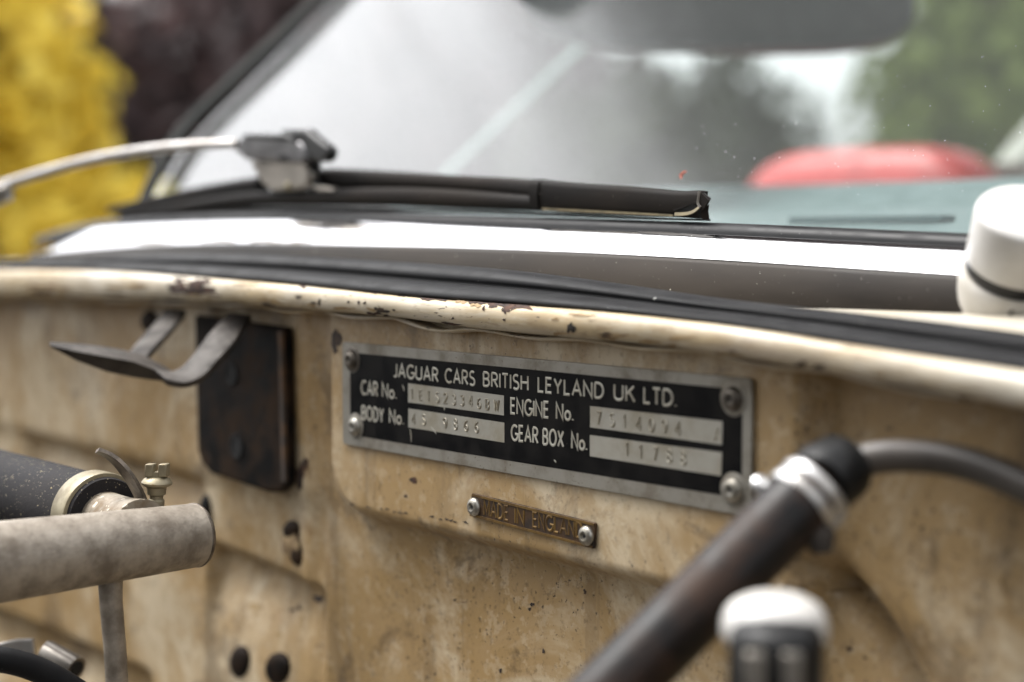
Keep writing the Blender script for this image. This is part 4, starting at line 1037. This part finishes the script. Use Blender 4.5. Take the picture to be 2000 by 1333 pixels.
# ------------------------------------------------------------------ trees and shrubs
def foliage(name, blobs, n, size, mat, parent, seed, fill=.55, soft=0):
    r = np.random.default_rng(seed); V = []; F = []
    tot = sum(b[3]*b[4]*b[5] for b in blobs); vs = []; base = 0
    for (cx, cy, cz, rx, ry, rz) in blobs:
        m = max(20, int(n*rx*ry*rz/tot))
        u = r.normal(size=(m, 3)); u /= np.linalg.norm(u, axis=1)[:, None]
        rad = 1-(1-fill)*r.random(m)**1.2 if not soft else soft*.52*np.abs(r.normal(size=m))
        ph = r.random(6)*6.28
        lump = 1+(0 if soft else 1)*.16*np.sin(u[:, 0]*5+ph[0])*np.sin(u[:, 1]*5+ph[1])+(0 if soft else 1)*.13*np.sin(u[:, 2]*8+ph[2])*np.sin(u[:, 0]*9+ph[3])
        c = u*(rad*lump)[:, None]*np.array([rx, ry, rz])+np.array([cx, cy, cz])
        a = r.normal(size=(m, 3)); a /= np.linalg.norm(a, axis=1)[:, None]; b = np.cross(a, r.normal(size=(m, 3))); b /= np.linalg.norm(b, axis=1)[:, None]
        s = size*(.6+.8*r.random(m))[:, None]
        q4 = np.stack([c-a*s, c+b*s*.55, c+a*s, c-b*s*.55], 1).reshape(-1, 3)
        vs.append(q4)
    vs = np.concatenate(vs); vs[:, 2] = np.maximum(vs[:, 2], .05); k = len(vs)//4
    f = np.arange(k*4).reshape(k, 4).tolist()
    return mesh(name, vs.tolist(), f, mat, parent, False, None, False)
def trunk(name, base, top_, r0, r1, limbs, parent, seed):
    rnd = random.Random(seed); mb = MB(); base = Vector(base); top_ = Vector(top_)
    pts = [base.lerp(top_, k/8)+Vector((rnd.uniform(-1, 1), rnd.uniform(-1, 1), 0))*r0*.5*(k > 0) for k in range(9)]
    mb.add(*tube_geo(pts, [r0+(r1-r0)*k/8 for k in range(9)], 10))
    for i in range(limbs):
        k = rnd.uniform(.3, .95); p = base.lerp(top_, k); a = rnd.uniform(0, 6.28); L_ = (top_-base).length*rnd.uniform(.18, .34)
        e = p+Vector((math.cos(a)*L_, math.sin(a)*L_, L_*.6)); mb.add(*tube_geo([p, p.lerp(e, .5)+Vector((0, 0, -.08*L_)), e], [r1*1.3, r1, r1*.4], 7))
    return mb.build(name, M['bark'], parent)
def gp(px_, d):                      # ground point under a picture column
    r = ray(px_, 466.6); r.z = 0; p = C+r*d; return Vector((p.x, p.y, 0))
def blobs_of(c, spec): return [(c.x+RT.x*a+FW.x*b, c.y+RT.y*a+FW.y*b, z, rx, rx, rz) for a, b, z, rx, rz in spec]
c = gp(20, 4.6); t = empty('shrub', 'bright yellow leaved shrub beyond the left end of the scuttle', 'shrub', c)
foliage('crown', blobs_of(c, [(0, 0, 1.15, .30, .62), (-.28, .1, .95, .40, .70), (-.5, .2, 1.3, .45, .75), (.12, .1, .75, .30, .62), (-.12, 0, 1.7, .28, .5), (-.75, .2, 1.0, .4, .9), (-.06, .0, 1.35, .32, .5), (.20, 0, 1.02, .30, .26), (.26, .1, .8, .25, .4), (-.2, 0, 1.5, .25, .5), (.02, -.1, .45, .42, .42)]), 16000, .05, M['leaf_yellow'], t, 3, .3)
trunk('trunk', c, c+Vector((0, 0, 1.6)), .03, .012, 9, t, 5)
c = gp(850, 11.5); t = empty('copper_beech', 'tall dark purple leaved tree behind the windscreen pillar', 'tree', c)
foliage('crown', blobs_of(c, [(-.2, 0, 2.8, 1.5, 1.8), (-1.0, 0, 1.8, 1.5, 1.9), (.5, .2, 1.7, 1.2, 1.7), (.9, 0, 6.3, 1.8, 2.4), (-.55, 0, 12.8, 2.5, 2.5), (.2, .2, 11.2, 2.5, 2.4), (1.6, 0, 10.0, 2.6, 2.6), (3.0, 0, 12.5, 2.8, 3.2), (.8, 0, 15, 2.6, 2.8)]), 150000, .14, M['leaf_copper'], t, 8, .25, 1.2)
trunk('trunk', c, c+Vector((0, 0, 13)), .28, .07, 16, t, 9)
c = gp(130, 8.5); t = empty('copper_bush', 'dark purple leaved bush behind the yellow shrub', 'bush', c)
foliage('crown', blobs_of(c, [(0, 0, 1.2, 1.0, 1.3), (-.9, .1, 1.1, .9, 1.3), (.7, .2, 1.0, .8, 1.2), (-1.8, 0, 1.2, 1.0, 1.3)]), 14000, .10, M['leaf_copper'], t, 31, .25)
trunk('trunk', c, c+Vector((0, 0, 2.0)), .07, .03, 8, t, 32)
c = gp(1900, 10); t = empty('green_tree', 'green leafy tree beyond the car, right of the white gap', 'tree', c)
foliage('crown', blobs_of(c, [(0, 0, 2.0, .75, .9), (.5, .2, 2.6, .9, 1.0), (-.25, 0, 1.35, .45, .55), (.35, 0, 1.2, .7, .6), (.9, .3, 1.6, .8, .9), (-.05, .3, 1.75, .55, .5)]), 9000, .08, M['leaf_green'], t, 12, .3)
trunk('trunk', c, c+Vector((.2, 0, 2.8)), .12, .03, 10, t, 13)
c = gp(1430, 9); t = empty('dark_bush', 'dark green rounded bush beyond the car, left of the white gap', 'bush', c)
foliage('crown', blobs_of(c, [(0, 0, 1.25, .50, .78), (-.45, 0, 1.2, .55, .75), (.25, 0, .9, .28, .62), (-.9, .2, 1.1, .5, .8)]), 11000, .06, M['leaf_dark'], t, 17, .3)
trunk('trunk', c, c+Vector((0, 0, 1.5)), .07, .03, 8, t, 18)
